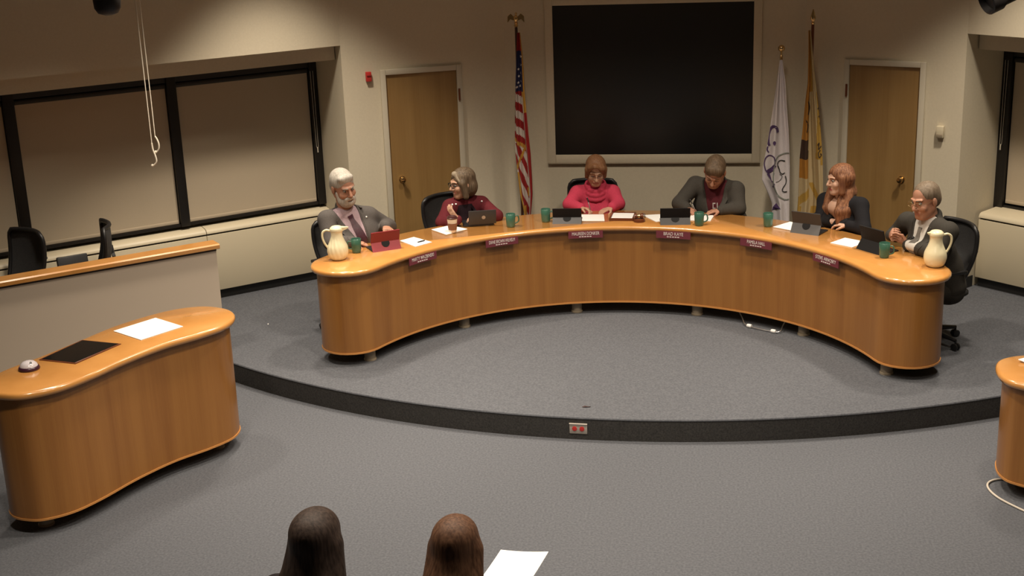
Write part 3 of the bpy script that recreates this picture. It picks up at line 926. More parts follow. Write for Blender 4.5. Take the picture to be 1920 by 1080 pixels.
# --- partition with wood cap
pc = Vector((-3.19, 0.90)); pd = Vector((-0.76, -0.65)).normalized(); pn = Vector((-0.65, 0.76)).normalized()
a, b = pc, pc + pd * 4.2
t = thing('partition', 'low beige partition with maple cap behind the left staff desk', 'partition', (a.x, a.y, HD))
o0 = Vector((a.x, a.y))
mb = MB(); slab(mb, a - o0, b - o0, -HD, 0.866, 0.09, pn); mb.build('partition_panel', mat('partition_paint', (0.60, 0.51, 0.41), 0.8), t, smooth=0)
cap = [a - pd * 0.0 - pn * 0.02 - o0, a - pd * -0.02 - pn * 0.03 - o0, b - pn * 0.03 - o0, b + pn * 0.13 - o0, a - pd * -0.02 + pn * 0.13 - o0, a - pd * 0.02 + pn * 0.12 - o0, a - pd * 0.025 + pn * 0.05 - o0]
mb = MB(); mb.outline([a - pd * 0.025 - pn * 0.025 - o0, b - pn * 0.025 - o0, b + pn * 0.14 - o0, a - pd * 0.025 + pn * 0.14 - o0], [(0.01, 0.862), (0.0, 0.868), (0.0, 0.895), (0.01, 0.905)]); mb.build('wood_cap', M['top'], t, smooth=0)
mb = MB(); slab(mb, a - o0 - pn * 0.004 - pd * 0.002, b - o0 - pn * 0.004, 0.848, 0.862, 0.09, pn); mb.build('reveal_strip', M['slot'], t, smooth=0)
mb = MB(); slab(mb, a - o0 + pd * 0.3 + pn * 0.09, b - o0 + pn * 0.09, 0.53, 0.56, 0.48, pn); mb.build('work_surface', M['top'], t, smooth=0)
m0 = Vector((-4.195, 0.485)); R = Matrix(((pd.x, pn.x, 0), (pd.y, pn.y, 0), (0, 0, 1)))
t = thing('computer_monitor', 'black monitor whose top edge shows above the partition between two chairs', 'monitor', (m0.x, m0.y, HD + 0.56))
Rm = R @ Matrix.Rotation(math.radians(-14), 3, 'X')
mb = MB(); mb.box((0, 0, 0.006), (0.22, 0.16, 0.012), R, bevel=0.003); mb.build('stand_base', M['black'], t)
mb = MB(); mb.box(R @ Vector((0, 0.01, 0.07)), (0.05, 0.03, 0.13), R, bevel=0.004); mb.build('stand_neck', M['black'], t)
mb = MB(); mb.box(R @ Vector((0, 0, 0.205)), (0.235, 0.04, 0.30), Rm, bevel=0.01); mb.build('monitor_shell', M['black'], t)
mb = MB(); mb.box(R @ Vector((0, 0, 0.205)) + Rm @ Vector((0, 0.021, 0)), (0.21, 0.002, 0.26), Rm); mb.build('monitor_screen', M['glassy'], t, smooth=0)

# outlet in the dais riser
a = math.atan2(-0.196 - DC.x, DC.y + 0.30)
er = Vector((math.sin(a), -math.cos(a))); p = DC + er * (DR - 0.002)
t = thing('outlet_box', 'small grey outlet plate with two red sockets in the dais step', 'outlet', (p.x, p.y, 0.082), math.atan2(er.y, er.x) + PI / 2)
mb = MB(); mb.box((0, 0.004, 0), (0.125, 0.012, 0.078), bevel=0.004); mb.build('outlet_plate', mat('outlet_grey', (0.38, 0.34, 0.30), 0.45), t)
for s in (-0.026, 0.026):
    mb = MB(); mb.lathe([(0.017, 0), (0.017, 0.004), (0.012, 0.005)], 20, (s, -0.002, 0), axis=Vector((0, -1, 0))); mb.build('red_socket', M['red'], t)
mb = MB(); mb.box((0, -0.0035, 0.036), (0.127, 0.008, 0.007), bevel=0.001); mb.build('bright_lip', mat('outlet_lip', (0.75, 0.68, 0.60), 0.3), t)
# dark scrap and lint on the carpet
t = tag(MB().add([(-0.03, 0, 0), (-0.008, 0.012, 0.006), (0.012, 0.004, 0.004), (0.034, 0.012, 0), (0.030, -0.006, 0.003), (0.0, -0.010, 0.005), (-0.02, -0.012, 0.002)], [(0, 6, 5, 1), (1, 5, 2), (2, 5, 4, 3), (0, 1, 2, 3, 4, 5, 6)]).build('carpet_scrap', mat('scrap_brown', (0.045, 0.025, 0.025), 0.9)), 'tiny dark scrap on the dais carpet above the outlet', 'scrap')
t.location = (-0.16, -0.129, HD + 0.001)
t = tag(MB().sphere((0, 0, 0.006), 0.007, seg=8).build('lint_speck', M['white']), 'tiny white speck on the carpet right of the partition', 'speck')
t.location = (-3.06, 1.575, HD)

# white rod bracket peeking out below the desk
t = thing('rod_footrest', 'bright wire footrest loop under the right half of the council desk', 'footrest', (1.12, 1.72, HD))
o0 = Vector((1.12, 1.72, HD))
mb = MB(); mb.tube(spline([Vector((0.90, 2.02, HD + 0.10)) - o0, Vector((0.955, 1.80, HD + 0.05)) - o0, Vector((0.985, 1.70, HD + 0.018)) - o0, Vector((1.06, 1.635, HD + 0.012)) - o0, Vector((1.19, 1.555, HD + 0.012)) - o0, Vector((1.255, 1.535, HD + 0.018)) - o0, Vector((1.285, 1.62, HD + 0.05)) - o0, Vector((1.36, 1.82, HD + 0.10)) - o0], 6, False), 0.0048, 8); mb.build('wire_loop', M['steel'], t, smooth=60)
for p in ((1.015, 1.675), (1.205, 1.548)):
    mb = MB(); mb.lathe([(0.014, -0.02), (0.016, -0.01), (0.016, 0.01), (0.014, 0.02)], 12, Vector((p[0], p[1], HD + 0.016)) - o0, axis=Vector((0.8, -0.5, 0))); mb.build('end_sleeve', M['white'], t)

# cable on the floor by the right staff desk
cab = [(2.70, -0.72, 0.008), (2.60, -0.77, 0.008), (2.50, -0.80, 0.008), (2.445, -0.86, 0.008), (2.437, -0.95, 0.008), (2.47, -1.06, 0.008), (2.54, -1.17, 0.008), (2.64, -1.29, 0.008), (2.85, -1.48, 0.008), (3.2, -1.6, 0.008)]
tag(MB().tube(spline(cab, 6, False), 0.007, 8).build('floor_cable', mat('cable_grey', (0.55, 0.50, 0.43), 0.5), smooth=60), 'pale cable looped on the carpet below the right staff desk', 'cable')

# --- chairs
def make_chair(label, loc, deg, group, first=None, z=HD, arms=True):
    if first is not None:
        t = copy_tree(first)
    else:
        t = thing('task_chair', label, 'chair', (0, 0, 0), 0, group)
        # local: sitter faces -y; back at +y
        mb = MB()
        seatp = spline([(-0.24, -0.24), (0, -0.27), (0.24, -0.24), (0.26, 0), (0.22, 0.22), (0, 0.24), (-0.22, 0.22), (-0.26, 0)], 5)
        mb.outline(seatp, [(0.03, 0.40), (0.0, 0.42), (0.0, 0.445), (0.02, 0.462), (0.06, 0.468)])
        mb.build('seat', M['blackmat'], t, smooth=60)
        def bp(u, v):   # backrest surface u -1..1, v 0..1
            w = 0.185 + 0.032 * math.sin(PI * min(1, v * 1.15) * 0.62)
            if v > 0.86: w *= math.sqrt(max(0.0, 1 - ((v - 0.86) / 0.16) ** 2 * 0.42))
            y = 0.225 + 0.10 * v + 0.035 * math.sin(v * PI) - 0.055 * u * u
            return Vector((u * w, y, 0.50 + 0.43 * v))
        ring = []
        nn = 14
        for k in range(nn + 1): ring.append(bp(-1 + 2 * k / nn, 1.0))
        for k in range(1, nn + 1): ring.append(bp(1, 1 - k / nn))
        for k in range(1, nn + 1): ring.append(bp(1 - 2 * k / nn, 0.0))
        for k in range(1, nn): ring.append(bp(-1, k / nn))
        mb = MB(); mb.tube(ring, 0.017, 8, closed=True); mb.build('back_frame', M['black'], t, smooth=60)
        rows = [[bp(-1 + 2 * k / 12, v / 12) for k in range(13)] for v in range(13)]
        rows2 = [[bp(-1 + 2 * k / 12, v / 12) + Vector((0, 0.006, 0)) for k in range(13)] for v in range(13)]
        mb = MB(); mb.strip(rows); mb.strip(rows2); mb.build('mesh_back', M['mesh'], t, smooth=60)
        mb = MB(); mb.tube(spline([(0, 0.05, 0.39), (0, 0.24, 0.41), (0, 0.31, 0.52), (0, 0.335, 0.66)], 5, False), [0.026] * 16, 10); mb.build('back_spine', M['black'], t, smooth=60)
        mb = MB(); mb.tube([(-0.15, 0.325, 0.73), (0, 0.335, 0.64), (0.15, 0.325, 0.73)], 0.014, 8); mb.build('lumbar_yoke', M['black'], t, smooth=60)
        for s in (-1, 1):
            mb = MB()
            mb.tube(spline([(s * 0.20, 0.02, 0.40), (s * 0.285, 0.03, 0.42), (s * 0.295, 0.05, 0.62)], 4, False), 0.015, 8)
            mb.box((s * 0.295, 0.0, 0.635), (0.07, 0.24, 0.03), bevel=0.012)
            mb.build('armrest', M['black'], t, smooth=60)
        mb = MB(); mb.lathe([(0.05, 0.385), (0.05, 0.40), (0.10, 0.405)], 18); mb.lathe([(0.028, 0.12), (0.028, 0.385)], 18); mb.build('gas_column', M['black'], t)
        mb = MB()
        for k in range(5):
            a = 2 * PI * k / 5 + 0.3
            mb.tube([(0.03 * math.cos(a), 0.03 * math.sin(a), 0.105), (0.17 * math.cos(a), 0.17 * math.sin(a), 0.095), (0.29 * math.cos(a), 0.29 * math.sin(a), 0.078)], [0.026, 0.020, 0.015], 8)
        mb.lathe([(0.045, 0.08), (0.045, 0.13)], 16)
        mb.build('star_base', M['black'], t, smooth=60)
        for k in range(5):
            a = 2 * PI * k / 5 + 0.3
            c = Vector((0.29 * math.cos(a), 0.29 * math.sin(a), 0.029)); ax = Vector((-math.sin(a), math.cos(a), 0))
            mb = MB()
            for s in (-0.016, 0.016):
                mb.lathe([(0.022, -0.009), (0.029, -0.006), (0.029, 0.006), (0.022, 0.009)], 16, c + ax * s, axis=ax)
            mb.lathe([(0.008, 0.0), (0.008, 0.05)], 8, c + Vector((0, 0, 0.01)))
            mb.build('caster', M['black'], t)
    t['label'] = label
    if group: t['group'] = group
    t.location = (loc[0], loc[1], z); t.rotation_euler = (0, 0, math.radians(deg))
    return t
# ================================================================== people: smooth implicit bodies turned into meshes
class Field:
    # primitives blended by smooth minimum, polygonised with surface nets
    def __init__(s): s.p = []; s.cut = []; s.keep = []
    def cap(s, a, b, ra, rb=None, k=0.02):
        s.p.append(('c', np.array(a, float), np.array(b, float), ra, ra if rb is None else rb, k)); return s
    def ell(s, c, r, R=None, k=0.02):
        s.p.append(('e', np.array(c, float), np.array(r, float), np.array(R, float) if R is not None else np.eye(3), k)); return s
    def slab(s, a, b, side, wa, wb, da, db, k=0.03):
        # elliptic capsule: half widths along 'side', half depths across
        s.p.append(('s', np.array(a, float), np.array(b, float), np.array(side, float), wa, wb, da, db, k)); return s
    def sub(s, c, r, R=None, k=0.01):
        s.cut.append((np.array(c, float), np.array(r, float), np.array(R, float) if R is not None else np.eye(3), k)); return s
    def ext(s, o, grow=0.0):
        for q in o.p:
            if q[0] == 'c': s.p.append((q[0], q[1], q[2], q[3] + grow, q[4] + grow, q[5]))
            elif q[0] == 'e': s.p.append((q[0], q[1], q[2] + grow, q[3], q[4]))
            else: s.p.append(q[:4] + (q[4] + grow, q[5] + grow, q[6] + grow, q[7] + grow, q[8]))
        return s
    @staticmethod
    def _bounds(q):
        if q[0] == 'c':
            r = max(q[3], q[4]); return np.minimum(q[1], q[2]) - r, np.maximum(q[1], q[2]) + r
        if q[0] == 'e':
            r = float(q[2].max()); return q[1] - r, q[1] + r
        r = max(q[4], q[5], q[6], q[7]); return np.minimum(q[1], q[2]) - r, np.maximum(q[1], q[2]) + r
    @staticmethod
    def _ev(q, P):
        if q[0] == 'c':
            a, b, ra, rb = q[1], q[2], q[3], q[4]
            ab = b - a; L2 = float(ab @ ab) + 1e-12
            d = P - a
            t = np.clip((d @ ab) / L2, 0, 1)
            return np.linalg.norm(d - t[..., None] * ab, axis=-1) - (ra + (rb - ra) * t)
        if q[0] == 'e':
            d = (P - q[1]) @ q[3]
            k0 = np.linalg.norm(d / q[2], axis=-1)
            k1 = np.linalg.norm(d / (q[2] ** 2), axis=-1) + 1e-9
            return k0 * (k0 - 1) / k1
        a, b, sd, wa, wb, da, db = q[1:8]
        ab = b - a; L = np.linalg.norm(ab) + 1e-12; u = ab / L
        sd = sd - u * (sd @ u); sd = sd / np.linalg.norm(sd); fr = np.cross(sd, u)
        d = P - a
        t = np.clip((d @ u) / L, 0, 1)
        rem = d @ u - t * L
        w = wa + (wb - wa) * t; dd = da + (db - da) * t
        x = (d @ sd); y = (d @ fr)
        g = np.stack([x / w, y / dd, rem / np.minimum(w, dd)], -1)
        k0 = np.linalg.norm(g, axis=-1)
        h = np.stack([x / w ** 2, y / dd ** 2, rem / np.minimum(w, dd) ** 2], -1)
        return k0 * (k0 - 1) / (np.linalg.norm(h, axis=-1) + 1e-9)
    def mesh(s, h, halfspaces=()):
        B = [s._bounds(q) for q in s.p]
        lo = np.min([b[0] for b in B], 0) - 3 * h; hi = np.max([b[1] for b in B], 0) + 3 * h
        n = np.ceil((hi - lo) / h).astype(int) + 1
        D = np.full(n, 0.06, np.float32)
        ax = [lo[i] + h * np.arange(n[i]) for i in range(3)]
        def block(b0, b1, m):
            i0 = np.clip(np.floor((b0 - m - lo) / h).astype(int), 0, n - 1); i1 = np.clip(np.ceil((b1 + m - lo) / h).astype(int) + 1, 1, n)
            sl = tuple(slice(i0[i], i1[i]) for i in range(3))
            G = np.stack(np.meshgrid(ax[0][sl[0]], ax[1][sl[1]], ax[2][sl[2]], indexing='ij'), -1)
            return sl, G
        for q, b in zip(s.p, B):
            k = q[-1]
            sl, G = block(b[0], b[1], max(k, 2 * h) + 0.004)
            d = s._ev(q, G).astype(np.float32)
            cur = D[sl]
            if k > 0:
                hh = np.clip(k - np.abs(cur - d), 0, None) / k
                D[sl] = np.minimum(cur, d) - hh * hh * k * 0.25
            else:
                D[sl] = np.minimum(cur, d)
        for (c, r, R, k) in s.cut:
            m = float(r.max())
            sl, G = block(c - m, c + m, k + 0.004)
            d = -s._ev(('e', c, r, R, k), G).astype(np.float32)
            cur = D[sl]
            hh = np.clip(k - np.abs(cur - d), 0, None) / k
            D[sl] = np.maximum(cur, d) + hh * hh * k * 0.25
        if halfspaces:
            G = np.stack(np.meshgrid(ax[0], ax[1], ax[2], indexing='ij'), -1)
            for hs in halfspaces:      # list of (point, normal): remove where all are positive
                d = None
                for (p, nrm) in hs:
                    nrm = np.array(nrm, float); nrm = nrm / np.linalg.norm(nrm)
                    e = (G - np.array(p, float)) @ nrm
                    d = e if d is None else np.minimum(d, e)
                D = np.maximum(D, d.astype(np.float32))
        return surface_nets(D, lo, h)

def surface_nets(D, lo, h):
    ins = D < 0
    c = np.zeros(tuple(np.array(D.shape) - 1), np.uint8)
    for dx in (0, 1):
        for dy in (0, 1):
            for dz in (0, 1):
                c += ins[dx:dx + c.shape[0], dy:dy + c.shape[1], dz:dz + c.shape[2]]
    act = np.argwhere((c > 0) & (c < 8))
    idx = np.full(c.shape, -1, np.int32)
    idx[act[:, 0], act[:, 1], act[:, 2]] = np.arange(len(act))
    acc = np.zeros((len(act), 3)); cnt = np.zeros(len(act))
    corners = [(i, j, k) for i in (0, 1) for j in (0, 1) for k in (0, 1)]
    val = {cc: D[act[:, 0] + cc[0], act[:, 1] + cc[1], act[:, 2] + cc[2]] for cc in corners}
    for a in corners:
        for axn in range(3):
            if a[axn] == 0:
                b = list(a); b[axn] = 1; b = tuple(b)
                va, vb = val[a], val[b]
                m = (va < 0) != (vb < 0)
                t = np.where(m, va / np.where(m, va - vb, 1), 0)
                p = np.tile(np.array(a, float), (len(act), 1)); p[:, axn] += t
                acc[m] += p[m]; cnt[m] += 1
    V = lo + h * (act + acc / cnt[:, None])
    F = []
    for axn in range(3):
        sl0 = [slice(1, -1)] * 3; sl1 = [slice(1, -1)] * 3
        sl0[axn] = slice(0, -1); sl1[axn] = slice(1, None)
        e0, e1 = ins[tuple(sl0)], ins[tuple(sl1)]
        ch = np.argwhere(e0 != e1)
        if not len(ch): continue
        flip = e0[ch[:, 0], ch[:, 1], ch[:, 2]]
        off = np.array([1, 1, 1]); off[axn] = 0
        ch = ch + off
        u, v = [(1, 2), (2, 0), (0, 1)][axn]
        def at(du, dv):
            q = ch.copy(); q[:, u] -= du; q[:, v] -= dv
            return idx[q[:, 0], q[:, 1], q[:, 2]]
        quad = np.stack([at(1, 1), at(0, 1), at(0, 0), at(1, 0)], 1)
        quad[~flip] = quad[~flip][:, ::-1]
        F.append(quad)
    return V, np.concatenate(F)

def np_mesh(name, V, F, mats, parent=None, mi=None, relax=2):
    V = V.copy()
    for _ in range(relax):         # light smoothing
        acc = np.zeros_like(V); cn = np.zeros(len(V))
        for a in range(4):
            i, j = F[:, a], F[:, (a + 1) % 4]
            np.add.at(acc, i, V[j]); np.add.at(acc, j, V[i]); np.add.at(cn, i, 1); np.add.at(cn, j, 1)
        V = V * 0.5 + 0.5 * acc / np.maximum(cn, 1)[:, None]
    me = bpy.data.meshes.new(name)
    me.vertices.add(len(V)); me.vertices.foreach_set('co', V.astype(np.float32).ravel())
    me.loops.add(len(F) * 4); me.loops.foreach_set('vertex_index', F.astype(np.int32).ravel())
    me.polygons.add(len(F)); me.polygons.foreach_set('loop_start', np.arange(0, len(F) * 4, 4, dtype=np.int32))
    try: me.polygons.foreach_set('loop_total', np.full(len(F), 4, np.int32))
    except Exception: pass
    me.update(calc_edges=True)
    for m in (mats if isinstance(mats, (list, tuple)) else [mats]): me.materials.append(m)
    if mi is not None: me.polygons.foreach_set('material_index', mi.astype(np.int32))
    me.polygons.foreach_set('use_smooth', np.ones(len(F), bool))
    me.validate()
    o = bpy.data.objects.new(name, me); COL.objects.link(o)
    if parent is not None:
        o.parent = parent
        o.matrix_parent_inverse = parent.matrix_world.inverted()
    return o

def skin_mat(name, c):
    m = noise_mat(name, c, tuple(x * 0.88 for x in c), nscale=18, rough=0.5, spec=0.35)
    b = m.node_tree.nodes['Principled BSDF']
    b.inputs['Subsurface Weight'].default_value = 0.08
    b.inputs['Subsurface Radius'].default_value = (0.02, 0.008, 0.004)
    return m
def cloth_mat(name, c, k=0.82):
    return noise_mat(name, c, tuple(x * k for x in c), nscale=120, rough=0.9, spec=0.15, bump=0.1)
def hair_mat(name, c1, c2, sc=(1, 1, 0.12)):
    return noise_mat(name, c1, c2, scale=sc, nscale=90, detail=4, rough=0.6, spec=0.3, lo=0.35, hi=0.65, bump=0.35)
M['lip'] = mat('lip', (0.38, 0.155, 0.115), 0.5)
M['lipred'] = mat('lip_red', (0.43, 0.115, 0.10), 0.5)
M['eyew'] = mat('eye_white', (0.32, 0.29, 0.26), 0.35)
M['iris'] = mat('iris_dark', (0.03, 0.02, 0.015), 0.2)
M['teeth'] = mat('teeth', (0.75, 0.70, 0.62), 0.3)

V3 = lambda *a: np.array(a, float)
def nrmz(v): return np.array(v, float) / np.linalg.norm(v)
def head_frame(fwd, up):
    f = nrmz(fwd); r = nrmz(np.cross(f, np.array(up, float))); u = np.cross(r, f)
    return np.stack([r, f, u], 1)          # columns right, forward, up

def person(name, label, J, hair, skin, cloth, pos_group=None, h=0.005, extras=None):
    """J: world points pelvis, neck, head, shR, shL, elR, elL, wrR, wrL, hand dirs; returns the body mesh object"""
    HF = head_frame(J['face'], J.get('up', (0, 0, 1)))
    hc = V3(*J['head']); hs = J.get('hs', 1.06)
    def H(r, f, u): return hc + HF @ (V3(r, f, u) * hs)
    pel, neck = V3(*J['pelvis']), V3(*J['neck'])
    shR, shL = V3(*J['shR']), V3(*J['shL'])
    side = nrmz(shL - shR)                      # towards the person's left
    spine = nrmz(neck - pel); front = nrmz(np.cross(side, spine)) * -1.0
    if front @ V3(*J['inward'], 0) < 0: front = -front
    bw = J.get('bw', 1.0); bd = J.get('bd', 1.0)
    # ---- torso and sleeves (clothing core)
    T = Field()
    shc = (shR + shL) / 2
    T.slab(pel + spine * 0.02, pel + spine * 0.16 + front * 0.01 * bd, side, 0.165 * bw, 0.150 * bw, 0.115 * bd, 0.118 * bd, k=0.06)
    T.slab(pel + spine * 0.16, shc - spine * 0.17 + front * 0.015, side, 0.148 * bw, 0.165 * bw, 0.112 * bd, 0.112 * bd, k=0.06)
    T.slab(shc - spine * 0.17 + front * 0.012, shc - spine * 0.05, side, 0.160 * bw, 0.150 * bw, 0.108 * bd, 0.080, k=0.06)
    tr = (neck - spine * 0.035)
    for sh in (shR, shL):
        T.cap(tr, sh - spine * 0.005, 0.055, 0.052, k=0.05)
    if J.get('bust'):
        for s in (-1, 1):
            T.ell(shc - spine * 0.17 + front * 0.095 + side * 0.072 * s, (0.062, 0.055, 0.062), None, k=0.05)
    for s, el, wr in ((shR, J['elR'], J['wrR']), (shL, J['elL'], J['wrL'])):
        el, wr = V3(*el), V3(*wr)
        T.cap(s, el, 0.052 * J.get('aw', 1), 0.043 * J.get('aw', 1), k=0.025)
        T.cap(el, wr - nrmz(wr - el) * 0.012, 0.043 * J.get('aw', 1), 0.033, k=0.022)
    # ---- body (skin): head, neck, thin torso, arms, hands
    B = Field()
    B.slab(pel, shc - spine * 0.1, side, 0.13 * bw, 0.13 * bw, 0.085 * bd, 0.085 * bd, k=0.03)
    B.cap(tr, shR, 0.042, 0.046, k=0.03); B.cap(tr, shL, 0.042, 0.046, k=0.03)
    for s, el, wr in ((shR, J['elR'], J['wrR']), (shL, J['elL'], J['wrL'])):
        B.cap(s, el, 0.046, 0.038, k=0.02); B.cap(el, wr, 0.037, 0.026, k=0.02)
    B.cap(neck - spine * 0.05, H(0, -0.018, -0.065), 0.060 * J.get('nw', 1), 0.054 * J.get('nw', 1), k=0.03)
    if J.get('chest'):     # bare upper chest
        B.ell(neck - spine * 0.07 + front * 0.045, (0.10, 0.085, 0.075), None, k=0.04)
    B.ell(H(0, -0.012, 0.035), V3(0.074, 0.094, 0.086) * hs, HF, k=0.02)
    B.ell(H(0, 0.032, -0.035), V3(0.060, 0.060, 0.082) * hs, HF, k=0.025)
    B.ell(H(0, 0.070, -0.097), V3(0.026, 0.020, 0.020) * hs, HF, k=0.02)
    for s in (-1, 1):
        B.cap(H(s * 0.056, -0.005, -0.05), H(s * 0.022, 0.065, -0.095), 0.020 * hs, 0.016 * hs, k=0.03)
        B.ell(H(s * 0.038, 0.066, -0.028), V3(0.025, 0.020, 0.022) * hs, HF, k=0.02)
        B.ell(H(s * 0.079, -0.008, -0.006), V3(0.009, 0.020, 0.033) * hs, HF, k=0.008)
        B.cap(H(s * 0.012, 0.090, 0.030), H(s * 0.045, 0.076, 0.032), 0.010 * hs, 0.008 * hs, k=0.014)
    B.cap(H(0, 0.090, 0.018), H(0, 0.113, -0.024), 0.0085 * hs, 0.0135 * hs, k=0.010)
    for s in (-1, 1): B.ell(H(s * 0.012, 0.101, -0.030), V3(0.009, 0.010, 0.008) * hs, HF, k=0.006)
    B.cap(H(-0.020, 0.085, -0.060), H(0.020, 0.085, -0.060), 0.0085 * hs, k=0.008)
    B.cap(H(-0.016, 0.084, -0.072), H(0.016, 0.084, -0.072), 0.0085 * hs, k=0.008)
    for s in (-1, 1): B.sub(H(s * 0.031, 0.100, 0.010), V3(0.017, 0.014, 0.010) * hs, HF, k=0.012)
    # hands
    for hd in J.get('hands', []):
        wr = V3(*hd['wr']); d = nrmz(hd['dir']); nrm = V3(*hd['palm']); nrm = nrmz(nrm - d * (nrm @ d))
        sd = np.cross(d, nrm) * hd.get('thumb', 1)      # towards the thumb
        B.slab(wr + d * 0.012, wr + d * 0.075, sd, 0.026, 0.038, 0.017, 0.013, k=0.012)
        curl = hd.get('curl', 0.5)
        for i, (o, L) in enumerate(((0.030, 0.072), (0.0105, 0.080), (-0.0095, 0.075), (-0.0285, 0.058))):
            cu = curl * (1.0 + 0.10 * i); spread = o * 0.18 * hd.get('spread', 1.0)
            p0 = wr + d * 0.076 + sd * o
            d1 = nrmz(d * math.cos(cu * 0.6) + nrm * math.sin(cu * 0.6) + sd * spread)
            p1 = p0 + d1 * L * 0.48
            d2 = nrmz(d * math.cos(cu * 1.5) + nrm * math.sin(cu * 1.5) + sd * spread)
            p2 = p1 + d2 * L * 0.30
            d3 = nrmz(d * math.cos(cu * 2.1) + nrm * math.sin(cu * 2.1) + sd * spread)
            p3 = p2 + d3 * L * 0.22
            B.cap(p0 - d * 0.012, p1, 0.0092, 0.0085, k=0.004); B.cap(p1, p2, 0.0085, 0.0077, k=0.003); B.cap(p2, p3, 0.0077, 0.0066, k=0.003)
        t0 = wr + d * 0.026 + sd * 0.024 + nrm * 0.004
        t1 = t0 + nrmz(d * 0.62 + sd * 0.66 + nrm * 0.30) * 0.042
        t2 = t1 + nrmz(d * 0.86 + sd * (0.28 - 0.5 * curl) + nrm * (0.25 + 0.5 * curl)) * 0.032
        B.cap(t0, t1, 0.013, 0.0100, k=0.010); B.cap(t1, t2, 0.0098, 0.0078, k=0.004)
    V, F = B.mesh(h)
    cen = V[F].mean(1)
    lc = (cen - hc) @ HF / hs
    mi = np.zeros(len(F), int)
    sm = J.get('smile', 0)
    lipz = -0.066 + sm * (np.abs(lc[:, 0]) / 0.026) ** 2 * 0.012
    mouth = (np.abs(lc[:, 0]) < 0.024 + 0.006 * sm) & (np.abs(lc[:, 2] - lipz) < 0.0095) & (lc[:, 1] > 0.066)
    mi[mouth] = 1
    if sm:
        mi[mouth & (np.abs(lc[:, 2] - lipz) < 0.004) & (np.abs(lc[:, 0]) < 0.021)] = 2
    brow = (np.abs(np.abs(lc[:, 0]) - 0.031) < 0.017) & (np.abs(lc[:, 2] - 0.031) < 0.005) & (lc[:, 1] > 0.055)
    mi[brow] = 3
    body = np_mesh(name, V, F, [skin, J.get('lipm', M['lip']), M['teeth'], J.get('browm', hair)], None, mi, relax=1)
    tag(body, label, 'person', pos_group)
    # ---- eyes
    for s in (-1, 1):
        mb = MB(); ec = H(s * 0.031, 0.0765, 0.010)
        if J.get('lids'):       # looking down: only the lash line shows
            mb.tube([H(s * 0.031 - 0.014, 0.084, 0.002), H(s * 0.031, 0.090, -0.001), H(s * 0.031 + 0.014, 0.084, 0.002)], 0.0022, 6, mi=1)
        else:
            mb.sphere(ec, 0.0125 * hs, seg=14)
            mb.lathe([(0.0070, 0.0), (0.0064, 0.0016)], 14, ec + HF[:, 1] * 0.0117 * hs, 1, axis=Vector(HF[:, 1] + HF[:, 2] * -0.1))
        mb.build('eye', [M['eyew'], M['iris']], body)
    so = nrmz(side - spine * (side @ spine))
    ctx = dict(H=H, HF=HF, hs=hs, T=T, body=body, side=so, front=front, spine=spine, neck=neck, pel=pel, shc=shc, tr=tr, shR=shR, shL=shL, hc=hc)
    # ---- trousers and shoes
    L = Field()
    knees = []
    for s in (-1, 1):
        hip = pel + side * 0.085 * s
        f2 = nrmz(V3(*J['inward'], 0))
        kn = V3(hip[0], hip[1], 0) + f2 * 0.40 + side * 0.03 * s; kn[2] = J.get('floor', HD) + 0.50
        an = V3(kn[0], kn[1], 0) + f2 * -0.02; an[2] = J.get('floor', HD) + 0.09
        L.cap(hip, kn, 0.085, 0.062, k=0.04); L.cap(kn, an, 0.058, 0.042, k=0.03)
        knees.append((an, f2))
    L.slab(pel - spine * 0.03, pel + spine * 0.06, side, 0.165 * bw, 0.16 * bw, 0.115, 0.11, k=0.05)
    V, F = L.mesh(0.012)
    np_mesh('trousers', V, F, cloth['trousers'], body)
    for an, f2 in knees:
        S = Field(); a0 = an.copy(); a0[2] = J.get('floor', HD) + 0.038
        S.cap(a0 - f2 * 0.04, a0 + f2 * 0.14, 0.036, 0.033, k=0.02); S.cap(a0, an, 0.036, 0.036, k=0.02)
        V, F = S.mesh(0.010); np_mesh('shoe', V, F, M['black'], body)
    return body, ctx

def surf_bvh(objs):
    vs, fs = [], []
    for o in objs:
        n = len(vs); vs += [v.co.copy() for v in o.data.vertices]; fs += [tuple(i + n for i in p.vertices) for p in o.data.polygons]
    return BVHTree.FromPolygons(vs, fs)

def patch(name, pts2, ctx, objs, material, off=0.003, sub=10, org=None, th=0.002):
    """strip of cloth laid on the front of the torso; pts2 = rows of (side, up) pairs measured from the neck point"""
    bvh = surf_bvh(objs)
    o0 = ctx['neck'] if org is None else org
    rows = []
    for (l, r) in pts2:
        row = []
        for k in range(sub + 1):
            s = l[0] + (r[0] - l[0]) * k / sub; u = l[1] + (r[1] - l[1]) * k / sub
            p = o0 + ctx['side'] * s + ctx['spine'] * u + ctx['front'] * 0.5
            hit = bvh.ray_cast(Vector(p), Vector(-ctx['front']), 1.0)
            q = hit[0] if hit[0] is not None else Vector(p - ctx['front'] * 0.42)
            row.append(q + Vector(ctx['front']) * off)
        rows.append(row)
    mb = MB(); mb.strip(rows)
    back = [[p - Vector(ctx['front']) * th for p in r] for r in rows]
    mb.strip(back)
    ring = lambda R_: R_[0] + [r[-1] for r in R_[1:]] + R_[-1][-2::-1] + [r[0] for r in R_[-2:0:-1]]
    mb.strip([ring(rows), ring(back)], close=True)
    return mb.build(name, material, ctx['body'], smooth=60)

def dens(pairs, n=8):
    out = []
    for (a, b) in zip(pairs[:-1], pairs[1:]):
        for k in range(n):
            t = k / n
            out.append(tuple((tuple(a[j][i] + (b[j][i] - a[j][i]) * t for i in range(2))) for j in range(2)))
    out.append(pairs[-1]); return out

